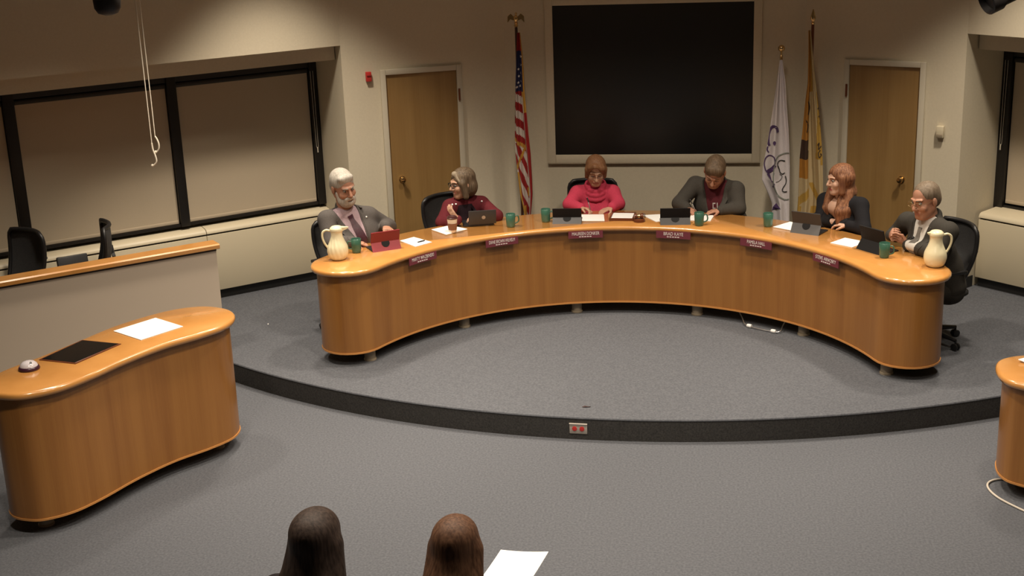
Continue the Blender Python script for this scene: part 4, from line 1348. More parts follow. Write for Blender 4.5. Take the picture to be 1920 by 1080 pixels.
def garment(name, ctx, grow, material, h=0.007, vcut=None, extra=None, hem=None, relax=2):
    G = Field().ext(ctx['T'], grow)
    if extra: extra(G)
    hs = []
    if vcut:
        depth, halfw = vcut         # V from collar (half width) down to 'depth' below the neck
        tip = ctx['neck'] - ctx['spine'] * depth
        up, sd, fr = ctx['spine'], ctx['side'], ctx['front']
        nR = nrmz(up * halfw / depth - (-sd)); nL = nrmz(up * halfw / depth - sd)
        # keep-out wedge: inside both slanted planes and in front of the neck line
        a = nrmz(sd * depth + up * halfw); b = nrmz(-sd * depth + up * halfw)
        hs.append([(tip, a), (tip, b), (ctx['neck'] + fr * 0.0, fr)])
    if hem is not None:
        hs.append([(ctx['pel'] + ctx['spine'] * hem, -ctx['spine'])])
    V, F = G.mesh(h, hs)
    return np_mesh(name, V, F, material, ctx['body'], relax=relax)

def hair_shell(name, ctx, prims, material, cuts=(), h=0.005, extra=None):
    G = Field(); H, HF, hs = ctx['H'], ctx['HF'], ctx['hs']
    for q in prims:
        if q[0] == 'e': G.ell(H(*q[1]), V3(*q[2]) * hs, HF, k=q[3] if len(q) > 3 else 0.02)
        elif q[0] == 'c': G.cap(H(*q[1]), H(*q[2]), q[3] * hs, q[4] * hs, k=q[5] if len(q) > 5 else 0.025)
        elif q[0] == 's': G.slab(H(*q[1]), H(*q[2]), HF[:, 0], q[3] * hs, q[4] * hs, q[5] * hs, q[6] * hs, k=0.025)
    if extra: extra(G)
    for c in cuts: G.sub(H(*c[0]), V3(*c[1]) * hs, HF, k=c[2] if len(c) > 2 else 0.012)
    V, F = G.mesh(h)
    return np_mesh(name, V, F, material, ctx['body'], relax=1)

def glasses(ctx, material, r=0.0016, w=0.024, hgt=0.017, round_=2.6):
    H = ctx['H']; mb = MB()
    for s in (-1, 1):
        ring = []
        for k in range(20):
            a = 2 * PI * k / 20; ca, sa = math.cos(a), math.sin(a)
            ring.append(H(s * 0.032 + w * math.copysign(abs(ca) ** (2 / round_), ca), 0.108 - 0.06 * abs(s * 0.032 + w * ca) , 0.006 + hgt * math.copysign(abs(sa) ** (2 / round_), sa)))
        mb.tube(ring, r, 6, closed=True)
        mb.tube([H(s * 0.056, 0.104, 0.012), H(s * 0.078, 0.07, 0.012), H(s * 0.083, -0.01, 0.010)], r, 6)
    mb.tube([H(-0.009, 0.110, 0.010), H(0, 0.113, 0.013), H(0.009, 0.110, 0.010)], r, 6)
    return mb.build('glasses', material, ctx['body'], smooth=60)

def collar(ctx, material, r0=0.064, r1=0.070, z0=-0.045, z1=0.02, tilt=0.012):
    # shirt collar ring around the neck
    n, sp, fr, sd = ctx['neck'], ctx['spine'], ctx['front'], ctx['side']
    up = nrmz(ctx['H'](0, -0.018, -0.065) - n)
    rows = []
    for (r, z) in ((r1, z0), (r1 + 0.004, z0 + 0.02), (r0 + 0.004, z1), (r0, z1), (r0, z0)):
        row = []
        for k in range(28):
            a = 2 * PI * k / 28
            q = n + up * z + (sd * math.cos(a) + fr * math.sin(a)) * r - up * 0.02 * max(0, math.sin(a))
            row.append(q)
        rows.append(row)
    mb = MB(); mb.strip(rows, close=True)
    return mb.build('shirt_collar', material, ctx['body'], smooth=60)

def cuff(ctx, el, wr, material, r=0.036, L=0.03):
    el, wr = V3(*el), V3(*wr); d = nrmz(wr - el)
    mb = MB(); mb.lathe([(r - 0.004, -0.02), (r, -0.02), (r - 0.001, L - 0.006), (r - 0.005, L), (r - 0.009, L - 0.002)], 20, wr - d * 0.012, axis=Vector(d))
    return mb.build('shirt_cuff', material, ctx['body'], smooth=60)
def lapels(ctx, objs, material, depth, halfw, w=0.05):
    for s in (-1, 1):
        e = lambda t: halfw * (1 - t) + 0.012          # V edge at fraction t of the depth
        rows = [((s * e(0.04), -depth * 0.04), (s * (e(0.04) + 0.025), -depth * 0.06)), ((s * e(0.20), -depth * 0.20), (s * (e(0.20) + w * 0.85), -depth * 0.26)),
                ((s * e(0.34), -depth * 0.34), (s * (e(0.34) + w * 1.1), -depth * 0.36)), ((s * e(0.38), -depth * 0.38), (s * (e(0.38) + w * 0.80), -depth * 0.42)),
                ((s * e(0.68), -depth * 0.68), (s * (e(0.68) + w * 0.55), -depth * 0.70)), ((s * e(0.97), -depth * 0.97), (s * (e(0.97) + 0.008), -depth * 0.97))]
        patch('lapel', dens(rows, 5), ctx, objs, material, off=0.005, sub=6, th=0.004)
def stud(name, ctx, objs, p, r, material):
    bvh = surf_bvh(objs)
    q, n, _, _ = bvh.find_nearest(Vector(p))
    mb = MB(); mb.sphere(q + n * r * 0.5, r, seg=10)
    return mb.build(name, material, ctx['body'], smooth=60)
# ================================================================== the council members
def inward(deg): p = pol(1, deg); return (-p.x, -p.y)
SK1 = skin_mat('skin_ruddy', (0.46, 0.235, 0.155)); SK2 = skin_mat('skin_fair', (0.52, 0.31, 0.215)); SK3 = skin_mat('skin_pale', (0.58, 0.36, 0.26))
G_CM = 'people seated behind the curved desk'
DZ = ZT + 0.012

# ---- person 1: grey suit, lilac shirt, plum tie, white hair and beard
J = dict(inward=(0.62, -0.78), pelvis=(-2.17, 1.63, 0.65), neck=(-2.275, 1.455, 1.225), head=(-2.262, 1.418, 1.415), face=(0.66, -0.66, -0.26), up=(-0.16, -0.05, 1),
         shR=(-2.395, 1.335, 1.165), shL=(-2.105, 1.575, 1.135), elR=(-2.345, 1.245, 0.995), elL=(-1.985, 1.735, 1.0), wrR=(-2.165, 1.275, 0.99), wrL=(-1.945, 1.480, 1.070),
         bw=1.20, bd=1.28, aw=1.16, nw=1.12, hs=1.14, smile=1,
         hands=[dict(wr=(-2.165, 1.275, 0.985), dir=(0.75, 0.15, -0.12), palm=(0, 0, -1), thumb=-1, curl=0.55), dict(wr=(-1.945, 1.480, 1.070), dir=(0.35, -0.80, -0.15), palm=(-0.1, 0, -1), thumb=1, curl=0.75)])
hm = hair_mat('white_hair', (0.50, 0.47, 0.42), (0.36, 0.33, 0.29))
suit = cloth_mat('grey_suit', (0.105, 0.095, 0.090))
b1, c1 = person('person', 'person with white hair and beard, grey suit and plum tie, leaning back at left end', J, hm, SK1, dict(trousers=suit), G_CM)
sh1 = garment('shirt', c1, 0.004, cloth_mat('lilac_shirt', (0.46, 0.34, 0.38)))
jk1 = garment('jacket', c1, 0.014, suit, vcut=(0.40, 0.092), extra=lambda G: G.cap(c1['tr'] - c1['front'] * 0.03, c1['tr'] + c1['spine'] * 0.045 - c1['front'] * 0.045, 0.062, 0.055))
lapels(c1, [jk1], suit, 0.40, 0.092)
M_L = cloth_mat('lilac_collar', (0.50, 0.38, 0.42))
co1 = collar(c1, M_L, 0.068, 0.078)
patch('tie', dens([((-0.024, -0.035), (0.024, -0.035)), ((-0.020, -0.075), (0.020, -0.075)), ((-0.032, -0.13), (0.032, -0.13)), ((-0.048, -0.34), (0.048, -0.34)), ((-0.048, -0.42), (0.048, -0.42))], 4), c1, [sh1, co1], noise_mat('plum_tie', (0.045, 0.014, 0.024), (0.075, 0.024, 0.038), nscale=60, rough=0.5), off=0.005, sub=6)
hair_shell('hair', c1, [('e', (0, -0.020, 0.046), (0.082, 0.098, 0.087)), ('e', (0, -0.055, 0.0), (0.076, 0.062, 0.075)), ('c', (-0.035, 0.050, 0.092), (0.040, 0.050, 0.094), 0.022, 0.022)], hm,
           cuts=[((0, 0.115, -0.025), (0.070, 0.085, 0.100)), ((0.075, 0.03, -0.035), (0.03, 0.045, 0.055)), ((-0.075, 0.03, -0.035), (0.03, 0.045, 0.055)), ((0, 0, -0.12), (0.15, 0.15, 0.055))])
hair_shell('beard', c1, [('e', (0, 0.047, -0.088), (0.064, 0.058, 0.054)), ('c', (-0.060, 0.012, -0.03), (-0.045, 0.04, -0.08), 0.014, 0.022), ('c', (0.060, 0.012, -0.03), (0.045, 0.04, -0.08), 0.014, 0.022), ('c', (-0.028, 0.088, -0.055), (0, 0.100, -0.043), 0.009, 0.010), ('c', (0.028, 0.088, -0.055), (0, 0.100, -0.043), 0.009, 0.010)], hair_mat('white_beard', (0.55, 0.50, 0.45), (0.40, 0.36, 0.31)),
           cuts=[((0, 0.108, -0.067), (0.022, 0.030, 0.0085), 0.006)])
stud('lapel_pin', c1, [jk1], c1['neck'] + c1['side'] * 0.12 - c1['spine'] * 0.10 + c1['front'] * 0.12, 0.008, M['white'])
cuff(c1, J['elL'], J['wrL'], M_L, 0.038, 0.026); cuff(c1, J['elR'], J['wrR'], M_L, 0.038, 0.026)

# ---- person 2: grey-brown bob, dark glasses, maroon top with dark scarf front
J = dict(inward=inward(-33), pelvis=(-1.53, 2.42, 0.64), neck=(-1.425, 2.235, 1.135), head=(-1.425, 2.195, 1.268), face=(-0.80, -0.58, -0.14), up=(0.04, 0.0, 1),
         shR=(-1.535, 2.145, 1.075), shL=(-1.285, 2.305, 1.065), elR=(-1.585, 2.02, 0.965), elL=(-1.135, 2.175, 0.985), wrR=(-1.425, 1.935, 1.01), wrL=(-1.235, 2.06, 1.005),
         bw=1.0, bd=1.05, aw=1.02, hs=1.03, smile=1, bust=True, lipm=M['lipred'],
         hands=[dict(wr=(-1.425, 1.935, 1.012), dir=(-0.55, 0.02, 0.62), palm=(0.5, 0.6, 0.3), thumb=1, curl=0.35), dict(wr=(-1.235, 2.06, 1.01), dir=(-0.95, -0.25, 0.0), palm=(0, 0.3, -1), thumb=1, curl=0.45)])
hm = hair_mat('ash_brown_hair', (0.070, 0.048, 0.030), (0.150, 0.108, 0.070))
mar = cloth_mat('maroon_knit', (0.115, 0.018, 0.024))
b2, c2 = person('person', 'person with grey-brown bob and dark glasses, maroon top, looking left beside the wood door', J, hm, SK2, dict(trousers=M['blackmat']), G_CM)
tp2 = garment('maroon_top', c2, 0.010, mar)
patch('dark_front', dens([((-0.085, -0.01), (0.085, -0.01)), ((-0.120, -0.10), (0.120, -0.10)), ((-0.125, -0.30), (0.125, -0.30)), ((-0.12, -0.42), (0.12, -0.42))], 4), c2, [tp2], cloth_mat('dark_scarf', (0.018, 0.010, 0.014)), off=0.006, sub=14)
def cowl(G, c, r=0.062, k=0.03):
    n, up = c['neck'], nrmz(c['H'](0, -0.018, -0.065) - c['neck'])
    G.cap(n - up * 0.03, n + up * 0.025, r + 0.018, r, k=k)
G = Field(); cowl(G, c2); V, F = G.mesh(0.006); np_mesh('scarf_collar', V, F, cloth_mat('dark_scarf_collar', (0.018, 0.010, 0.014)), b2)
hair_shell('hair', c2, [('e', (0, -0.018, 0.046), (0.088, 0.106, 0.090)), ('e', (0, -0.048, -0.030), (0.096, 0.078, 0.100)), ('c', (0.072, 0.030, 0.02), (0.080, 0.022, -0.095), 0.030, 0.026), ('c', (-0.072, 0.030, 0.02), (-0.080, 0.022, -0.095), 0.030, 0.026)], hm,
           cuts=[((0, 0.120, -0.035), (0.066, 0.085, 0.112)), ((0, 0.02, -0.165), (0.2, 0.2, 0.045))])
hair_shell('fringe', c2, [('c', (-0.020, 0.060, 0.096), (-0.066, 0.050, 0.040), 0.022, 0.012), ('c', (-0.005, 0.062, 0.100), (0.060, 0.052, 0.050), 0.020, 0.012)], hair_mat('pale_fringe', (0.30, 0.25, 0.185), (0.22, 0.175, 0.125)))
glasses(c2, M['black'], 0.0030, 0.025, 0.017)
for k, o_ in ((-1, 0.0), (-1, 0.035), (1, 0.02)):
    shp = c2['shR'] if k < 0 else c2['shL']
    stud('shoulder_stud', c2, [tp2], shp + c2['spine'] * 0.05 + c2['front'] * 0.045 - c2['side'] * k * o_, 0.0085, M['white'])

# ---- person 3: pink cowl sweater, brown bob, writing
J = dict(inward=inward(-6), pelvis=(-0.33, 2.86, 0.64), neck=(-0.325, 2.715, 1.125), head=(-0.315, 2.64, 1.280), face=(0.14, -0.86, -0.42), up=(0.02, 0, 1),
         shR=(-0.485, 2.70, 1.065), shL=(-0.175, 2.725, 1.065), elR=(-0.548, 2.60, 0.985), elL=(-0.118, 2.62, 0.985), wrR=(-0.43, 2.45, 0.985), wrL=(-0.165, 2.485, 0.985),
         bw=1.08, bd=1.1, aw=1.06, hs=1.02, bust=True, lids=True,
         hands=[dict(wr=(-0.43, 2.45, 0.985), dir=(0.85, -0.45, 0.0), palm=(0, -0.5, -1), thumb=-1, curl=0.85), dict(wr=(-0.165, 2.485, 0.982), dir=(-0.72, -0.62, -0.10), palm=(0, 0, -1), thumb=1, curl=0.35)])
hm = hair_mat('brown_hair', (0.135, 0.060, 0.028), (0.21, 0.105, 0.05))
pink = cloth_mat('pink_knit', (0.55, 0.055, 0.105))
b3, c3_ = person('person', 'person in bright pink cowl-neck sweater writing below the dark screen', J, hm, SK2, dict(trousers=M['blackmat']), G_CM)
sw3 = garment('sweater', c3_, 0.012, pink)
n3, up3 = c3_['neck'], nrmz(c3_['H'](0, -0.018, -0.065) - c3_['neck'])
G = Field(); G.cap(n3 - up3 * 0.035, n3 + up3 * 0.045, 0.083, 0.066, k=0.03)
fr3, sd3, sp3 = c3_['front'], c3_['side'], c3_['spine']
for dz, rr, tk in ((-0.050, 0.096, 0.026), (-0.010, 0.087, 0.024), (0.026, 0.076, 0.020)):
    prev = None
    for k in range(17):
        a = 2 * PI * k / 16
        q = n3 + up3 * dz + (sd3 * math.cos(a) + fr3 * math.sin(a)) * rr - sp3 * 0.030 * max(0, math.sin(a)) + fr3 * 0.012
        if prev is not None: G.cap(prev, q, tk, k=0.012)
        prev = q
V, F = G.mesh(0.006); np_mesh('cowl_neck', V, F, pink, b3)
hair_shell('hair', c3_, [('e', (0, -0.014, 0.050), (0.088, 0.106, 0.086)), ('e', (0, -0.050, -0.008), (0.088, 0.074, 0.080)), ('c', (0.070, 0.030, 0.035), (0.074, 0.024, -0.045), 0.028, 0.020), ('c', (-0.070, 0.030, 0.035), (-0.074, 0.024, -0.045), 0.028, 0.020), ('c', (-0.052, 0.064, 0.070), (0.018, 0.080, 0.098), 0.022, 0.020), ('c', (0.018, 0.080, 0.098), (0.060, 0.060, 0.072), 0.020, 0.014)], hm,
           cuts=[((0.012, 0.125, -0.012), (0.063, 0.090, 0.108)), ((0, 0.0, -0.13), (0.2, 0.2, 0.05))])
glasses(c3_, mat('wire_rim', (0.05, 0.03, 0.025), 0.3, 0.5), 0.0016)
pen('silver pen held upright by the person in pink', (-0.345, 2.400, 0.985), (-0.375, 2.44, 1.085), M['steel'])

# ---- person 4: dark grey jacket, maroon t-shirt, head bowed, writing
J = dict(inward=inward(16), pelvis=(0.85, 2.74, 0.64), neck=(0.748, 2.625, 1.175), head=(0.722, 2.515, 1.290), face=(-0.16, -0.72, -0.66), up=(0.10, -0.45, 1),
         shR=(0.555, 2.665, 1.15), shL=(0.905, 2.545, 1.13), elR=(0.420, 2.55, 1.005), elL=(0.925, 2.445, 0.985), wrR=(0.490, 2.43, 0.99), wrL=(0.775, 2.385, 0.985),
         bw=1.18, bd=1.15, aw=1.14, nw=1.1, hs=1.10, lids=True,
         hands=[dict(wr=(0.490, 2.43, 0.992), dir=(0.62, -0.74, -0.10), palm=(0.2, -0.3, -1), thumb=-1, curl=0.85), dict(wr=(0.775, 2.385, 0.984), dir=(-0.95, -0.25, -0.05), palm=(0, 0, -1), thumb=1, curl=0.45)])
hm = hair_mat('dark_brown_hair', (0.085, 0.055, 0.032), (0.14, 0.095, 0.058))
ch = cloth_mat('charcoal_jacket', (0.062, 0.057, 0.050))
b4, c4 = person('person', 'person in dark grey jacket and maroon shirt bowing over the desk to write', J, hm, SK1, dict(trousers=cloth_mat('dark_trousers', (0.03, 0.03, 0.03))), G_CM)
ts4 = garment('t_shirt', c4, 0.004, cloth_mat('maroon_tee', (0.085, 0.016, 0.022)))
jk4 = garment('jacket', c4, 0.014, ch, vcut=(0.42, 0.092), extra=lambda G: G.cap(c4['tr'] - c4['front'] * 0.03, c4['tr'] + c4['spine'] * 0.04 - c4['front'] * 0.045, 0.064, 0.055))
lapels(c4, [jk4], ch, 0.42, 0.088)
LET = mat('shirt_print', (0.42, 0.38, 0.37), 0.7)
for rw in (dict(u=-0.16, c=[(-0.01, 'C'), (0.022, 'I')]), dict(u=-0.24, c=[(-0.045, 'H'), (-0.012, 'I'), (0.012, 'P')]), dict(u=-0.30, c=[(-0.040, 'P'), (-0.006, 'S')])):
    for (s0, g) in rw['c']:
        w, hh, lw = 0.026, 0.046, 0.008
        u0 = rw['u']
        segs = {'C': [(0, 0, lw, hh), (0, 0, w, lw), (0, hh - lw, w, hh)], 'I': [(0.006, 0, 0.006 + lw, hh)], 'H': [(0, 0, lw, hh), (w - lw, 0, w, hh), (0, hh / 2 - lw / 2, w, hh / 2 + lw / 2)],
                'P': [(0, 0, lw, hh), (0, hh - lw, w, hh), (0, hh / 2, w, hh / 2 + lw), (w - lw, hh / 2, w, hh)], 'S': [(0, hh - lw, w, hh), (0, hh / 2, w, hh / 2 + lw), (0, 0, w, lw), (0, hh / 2, lw, hh), (w - lw, 0, w, hh / 2)]}[g]
        for (x0, z0, x1, z1) in segs:
            patch('shirt_print', [((s0 + x0, u0 + z1), (s0 + x1, u0 + z1)), ((s0 + x0, u0 + z0), (s0 + x1, u0 + z0))], c4, [ts4], LET, off=0.003, sub=3, th=0.001)
hair_shell('hair', c4, [('e', (0, -0.016, 0.048), (0.082, 0.104, 0.088)), ('e', (0, -0.052, -0.002), (0.077, 0.064, 0.074)), ('c', (-0.035, 0.050, 0.088), (0.035, 0.050, 0.088), 0.030, 0.030)], hm,
           cuts=[((0, 0.120, -0.030), (0.070, 0.085, 0.100)), ((0.075, 0.035, -0.04), (0.03, 0.045, 0.055)), ((-0.075, 0.035, -0.04), (0.03, 0.045, 0.055)), ((0, 0, -0.12), (0.15, 0.15, 0.055))])
pen('pen held by the bowed person in dark grey jacket', (0.565, 2.365, 0.975), (0.515, 2.405, 1.075), M['steel'])

# ---- person 5: long auburn hair, black blazer, face in profile
J = dict(inward=inward(42), pelvis=(1.86, 2.14, 0.64), neck=(1.745, 2.02, 1.185), head=(1.725, 1.985, 1.340), face=(-0.88, -0.40, -0.10), up=(0.03, 0, 1),
         shR=(1.625, 2.115, 1.135), shL=(1.885, 1.880, 1.150), elR=(1.585, 1.985, 0.995), elL=(1.905, 1.745, 0.99), wrR=(1.715, 1.945, 0.985), wrL=(1.795, 1.845, 0.99),
         bw=0.98, bd=1.0, aw=1.0, hs=0.99, bust=True, chest=True, lipm=M['lipred'],
         hands=[dict(wr=(1.715, 1.945, 0.985), dir=(0.95, -0.05, -0.05), palm=(0, 0, -1), thumb=-1, curl=0.5), dict(wr=(1.795, 1.845, 0.99), dir=(-0.80, 0.45, 0.0), palm=(0, 0, -1), thumb=1, curl=0.5)])
hm = hair_mat('auburn_hair', (0.115, 0.044, 0.022), (0.27, 0.125, 0.062))
bl = cloth_mat('black_blazer', (0.016, 0.016, 0.019))
b5, c5 = person('person', 'person with long auburn hair in black blazer, face turned left, before the yellow flag', J, hm, SK3, dict(trousers=M['blackmat']), G_CM)
tp5 = garment('black_top', c5, 0.003, cloth_mat('black_top', (0.014, 0.013, 0.014)), vcut=(0.17, 0.085))
jk5 = garment('blazer', c5, 0.012, bl, vcut=(0.34, 0.105))
lapels(c5, [jk5], bl, 0.34, 0.10)
def long5(G):
    H, n, sp, fr, sd = c5['H'], c5['neck'], c5['spine'], c5['front'], c5['side']
    G.cap(H(0.055, -0.045, 0.02), n + sd * 0.05 + sp * 0.03 - fr * 0.05, 0.060, 0.062, k=0.03)
    G.cap(H(-0.055, -0.045, 0.02), n - sd * 0.06 + sp * 0.03 - fr * 0.045, 0.058, 0.058, k=0.03)
    for s, o, fw, ln in ((1, 0.085, 0.075, 0.22), (1, 0.055, 0.100, 0.25), (1, 0.115, 0.050, 0.18), (-1, 0.085, 0.075, 0.20), (-1, 0.110, 0.045, 0.16)):
        a = n + sd * s * (o * 0.72) + sp * 0.055 + fr * 0.0
        m_ = n + sd * s * o - sp * 0.06 + fr * (fw + 0.03)
        e = n + sd * s * (o + 0.0) - sp * (ln + 0.04) + fr * (fw + 0.085)
        G.cap(a, m_, 0.042, 0.032, k=0.02); G.cap(m_, e, 0.032, 0.014, k=0.02)
    G.cap(n - fr * 0.07 + sp * 0.03, n - fr * 0.095 - sp * 0.20, 0.075, 0.055, k=0.03)
hair_shell('hair', c5, [('e', (0, -0.018, 0.046), (0.086, 0.108, 0.087)), ('e', (0, -0.040, -0.02), (0.090, 0.080, 0.095)), ('c', (0.078, 0.024, 0.03), (0.076, 0.030, -0.09), 0.022, 0.026), ('c', (-0.078, 0.024, 0.03), (-0.076, 0.030, -0.09), 0.022, 0.026)], hm,
           cuts=[((0, 0.122, -0.035), (0.064, 0.088, 0.115))], extra=long5)

# ---- person 6: grey-brown receding hair, dark suit, hands clasped
J = dict(inward=inward(61), pelvis=(2.47, 1.31, 0.65), neck=(2.335, 1.255, 1.20), head=(2.285, 1.225, 1.345), face=(-0.74, -0.60, -0.22), up=(0.0, 0.05, 1),
         shR=(2.195, 1.44, 1.13), shL=(2.435, 1.035, 1.155), elR=(2.135, 1.575, 0.995), elL=(2.365, 0.985, 0.995), wrR=(2.075, 1.445, 1.015), wrL=(2.175, 1.225, 1.0),
         bw=1.14, bd=1.15, aw=1.15, nw=1.08, hs=1.10,
         hands=[dict(wr=(2.075, 1.450, 1.018), dir=(0.02, -0.55, 0.30), palm=(0.75, 0.1, -0.3), thumb=-1, curl=0.8), dict(wr=(2.170, 1.225, 1.005), dir=(-0.52, 0.60, 0.35), palm=(-0.6, -0.5, -0.1), thumb=1, curl=0.7)])
hm = hair_mat('grey_brown_hair', (0.13, 0.095, 0.065), (0.21, 0.165, 0.12))
st6 = cloth_mat('olive_grey_suit', (0.050, 0.046, 0.040))
b6, c6 = person('person', 'person in dark suit with clasped hands and receding hair at the right end', J, hm, SK1, dict(trousers=st6), G_CM)
wh = cloth_mat('white_shirt', (0.62, 0.60, 0.56), 0.95)
sh6 = garment('shirt', c6, 0.004, wh)
jk6 = garment('jacket', c6, 0.014, st6, vcut=(0.34, 0.085), extra=lambda G: G.cap(c6['tr'] - c6['front'] * 0.03, c6['tr'] + c6['spine'] * 0.045 - c6['front'] * 0.045, 0.062, 0.055))
lapels(c6, [jk6], st6, 0.34, 0.085)
co6 = collar(c6, wh, 0.066, 0.076)
patch('tie', dens([((-0.022, -0.035), (0.022, -0.035)), ((-0.018, -0.07), (0.018, -0.07)), ((-0.028, -0.12), (0.028, -0.12)), ((-0.042, -0.36), (0.042, -0.36))], 4), c6, [sh6, co6], noise_mat('grey_tie', (0.14, 0.13, 0.115), (0.19, 0.175, 0.155), nscale=60, rough=0.5), off=0.005, sub=6)
stud('lapel_microphone', c6, [sh6], c6['neck'] - c6['side'] * 0.035 - c6['spine'] * 0.13 + c6['front'] * 0.13, 0.013, M['black'])
hair_shell('hair', c6, [('e', (0, -0.022, 0.044), (0.082, 0.098, 0.084)), ('e', (0, -0.055, 0.0), (0.078, 0.062, 0.075))], hm,
           cuts=[((0, 0.112, 0.0), (0.064, 0.098, 0.110)), ((0.075, 0.035, -0.035), (0.03, 0.045, 0.060)), ((-0.075, 0.035, -0.035), (0.03, 0.045, 0.060)), ((0, 0, -0.12), (0.15, 0.15, 0.055))])
glasses(c6, mat('gold_rim', (0.45, 0.33, 0.18), 0.3, 0.8), 0.0014)
cuff(c6, J['elL'], J['wrL'], wh, 0.039, 0.034); cuff(c6, J['elR'], J['wrR'], wh, 0.038, 0.03)

# ---- chairs behind the desk
G_CH = 'task chairs behind the curved desk'
chair0 = make_chair('black chair of the person with white beard, its edge showing left of the grey suit', (-2.36, 1.66), 0, G_CH)
def seat(ch, x, y, deg, zs=1.0):
    ch.location = (x, y, HD); ch.rotation_euler = (0, 0, -math.radians(deg)); ch.scale = (1, 1, zs)
seat(chair0, -2.28, 1.60, -42, 0.95)
for lab, x, y, dg, zs in [('black mesh chair of the person in maroon, turned left before the wood door', -1.50, 2.45, -50, 0.96),
                          ('black mesh chair behind the person in pink', -0.365, 2.80, -4, 1.0),
                          ('black chair hidden behind the bowed person in dark grey jacket', 0.72, 2.72, 8, 0.84),
                          ('black chair hidden behind the person with long auburn hair', 1.72, 2.14, 8, 0.84),
                          ('black mesh chair of the person with clasped hands, showing beside the right carafe', 2.36, 1.40, 62, 1.0)]:
    c = make_chair(lab, (0, 0), 0, G_CH, chair0); seat(c, x, y, dg, zs)

# ---- two empty staff chairs and a monitor behind the partition
c = make_chair('empty black chair behind the partition, left of the dark monitor top', (-4.90, 0.64), -25, 'empty staff chairs behind the partition', chair0); c.scale = (1, 1, 1.08)
c = make_chair('empty black chair behind the partition, right of the dark monitor top, seen edge-on', (-4.43, 0.91), -62, 'empty staff chairs behind the partition', chair0); c.scale = (1, 1, 1.10)

# ================================================================== audience in the foreground
skA = skin_mat('skin_audience', (0.50, 0.29, 0.20))
def audience(label, px, py, headz, hm, top, face, long_len, width, hs, sh=0.0):
    fz = 0.0
    J = dict(inward=(0.12, 1.0), pelvis=(px + 0.02, py - 0.10, 0.52), neck=(px, py - 0.03, headz - 0.20), head=(px, py, headz - 0.06), face=face, up=(0, 0, 1), floor=0.0,
             shR=(px + 0.175, py - 0.055, headz - 0.265), shL=(px - 0.175, py - 0.035, headz - 0.265), elR=(px + 0.235, py + 0.02, headz - 0.53), elL=(px - 0.235, py + 0.03, headz - 0.53),
             wrR=(px + 0.13, py + 0.26, headz - 0.54), wrL=(px - 0.11, py + 0.27, headz - 0.54), bw=0.98, hs=hs, bust=True,
             hands=[dict(wr=(px + 0.13, py + 0.26, headz - 0.54), dir=(-0.1, 0.9, -0.1), palm=(-0.3, 0, -1), thumb=-1, curl=0.5), dict(wr=(px - 0.11, py + 0.27, headz - 0.54), dir=(0.1, 0.9, -0.1), palm=(0.3, 0, -1), thumb=1, curl=0.5)])
    b, c = person('person', label, J, hm, skA, dict(trousers=M['blackmat']), None, h=0.006)
    garment('top', c, 0.011, top)
    def lg(G):
        n, sp, fr, sd, H = c['neck'], c['spine'], c['front'], c['side'], c['H']
        G.slab(H(0, -0.035, 0.04), H(0, -0.060, -0.12), c['HF'][:, 0], 0.082, 0.092 * width, 0.085, 0.070, k=0.03)
        G.slab(H(0, -0.060, -0.12), H(0, -0.075, -0.12 - long_len), c['HF'][:, 0], 0.092 * width, 0.105 * width, 0.066, 0.035, k=0.03)
        for s in (-1, 1):
            G.cap(H(s * 0.070, -0.008, 0.0), H(s * 0.092 * width, -0.045, -0.16), 0.042, 0.036, k=0.04); G.cap(H(s * 0.092 * width, -0.045, -0.16), H(s * 0.085 * width, -0.070, -0.12 - long_len), 0.036, 0.020, k=0.04)
    hair_shell('hair', c, [('e', (0, -0.012, 0.046), (0.088, 0.110, 0.090))], hm, cuts=[((0, 0.125, -0.04), (0.064, 0.085, 0.115)), ((0.004, 0.03, 0.139), (0.0035, 0.07, 0.010), 0.006)], extra=lg, h=0.006)
    return b, c
hA = hair_mat('dark_brown_long_hair', (0.022, 0.013, 0.010), (0.055, 0.036, 0.028))
hB = hair_mat('chestnut_long_hair', (0.060, 0.026, 0.013), (0.135, 0.066, 0.036))
bA, cA = audience('person seen from behind with long dark hair and black top, left of two', -0.835, -4.245, 1.290, hA, cloth_mat('black_audience_top', (0.022, 0.018, 0.020)), (0.20, 1, -0.08), 0.30, 1.14, 1.10)
bB, cB = audience('person seen from behind with long chestnut hair beside the white paper', -0.292, -4.125, 1.222, hB, cloth_mat('dark_audience_top', (0.05, 0.03, 0.03)), (0.10, 1, -0.22), 0.26, 0.98, 1.06)
for lab, x, y in (('dark chair under the long dark-haired person seen from behind', -0.93, -4.40), ('dark chair under the chestnut-haired person seen from behind', -0.22, -4.20)):
    make_chair(lab, (x, y), 180, 'chairs of the people seen from behind', chair0, z=0.0)
paper('bright white paper held in front of the chestnut-haired person', [(-0.30, -3.66), (-0.075, -3.66), (-0.02, -3.35), (-0.245, -3.35)], 0.735, group=None, curl=0.02)

def base_shift(root, base):
    T = Matrix.Translation(-Vector(base))
    def rec(o):
        if o.type == 'MESH': o.data.transform(T)
        for ch in o.children:
            ch.matrix_parent_inverse = Matrix.Identity(4); rec(ch)
    rec(root); root.location = Vector(base)
for b, c in ((b1, c1), (b2, c2), (b3, c3_), (b4, c4), (b5, c5), (b6, c6)):
    base_shift(b, (c['pel'][0], c['pel'][1], HD))
for b, c in ((bA, cA), (bB, cB)):
    base_shift(b, (c['pel'][0], c['pel'][1], 0.0))
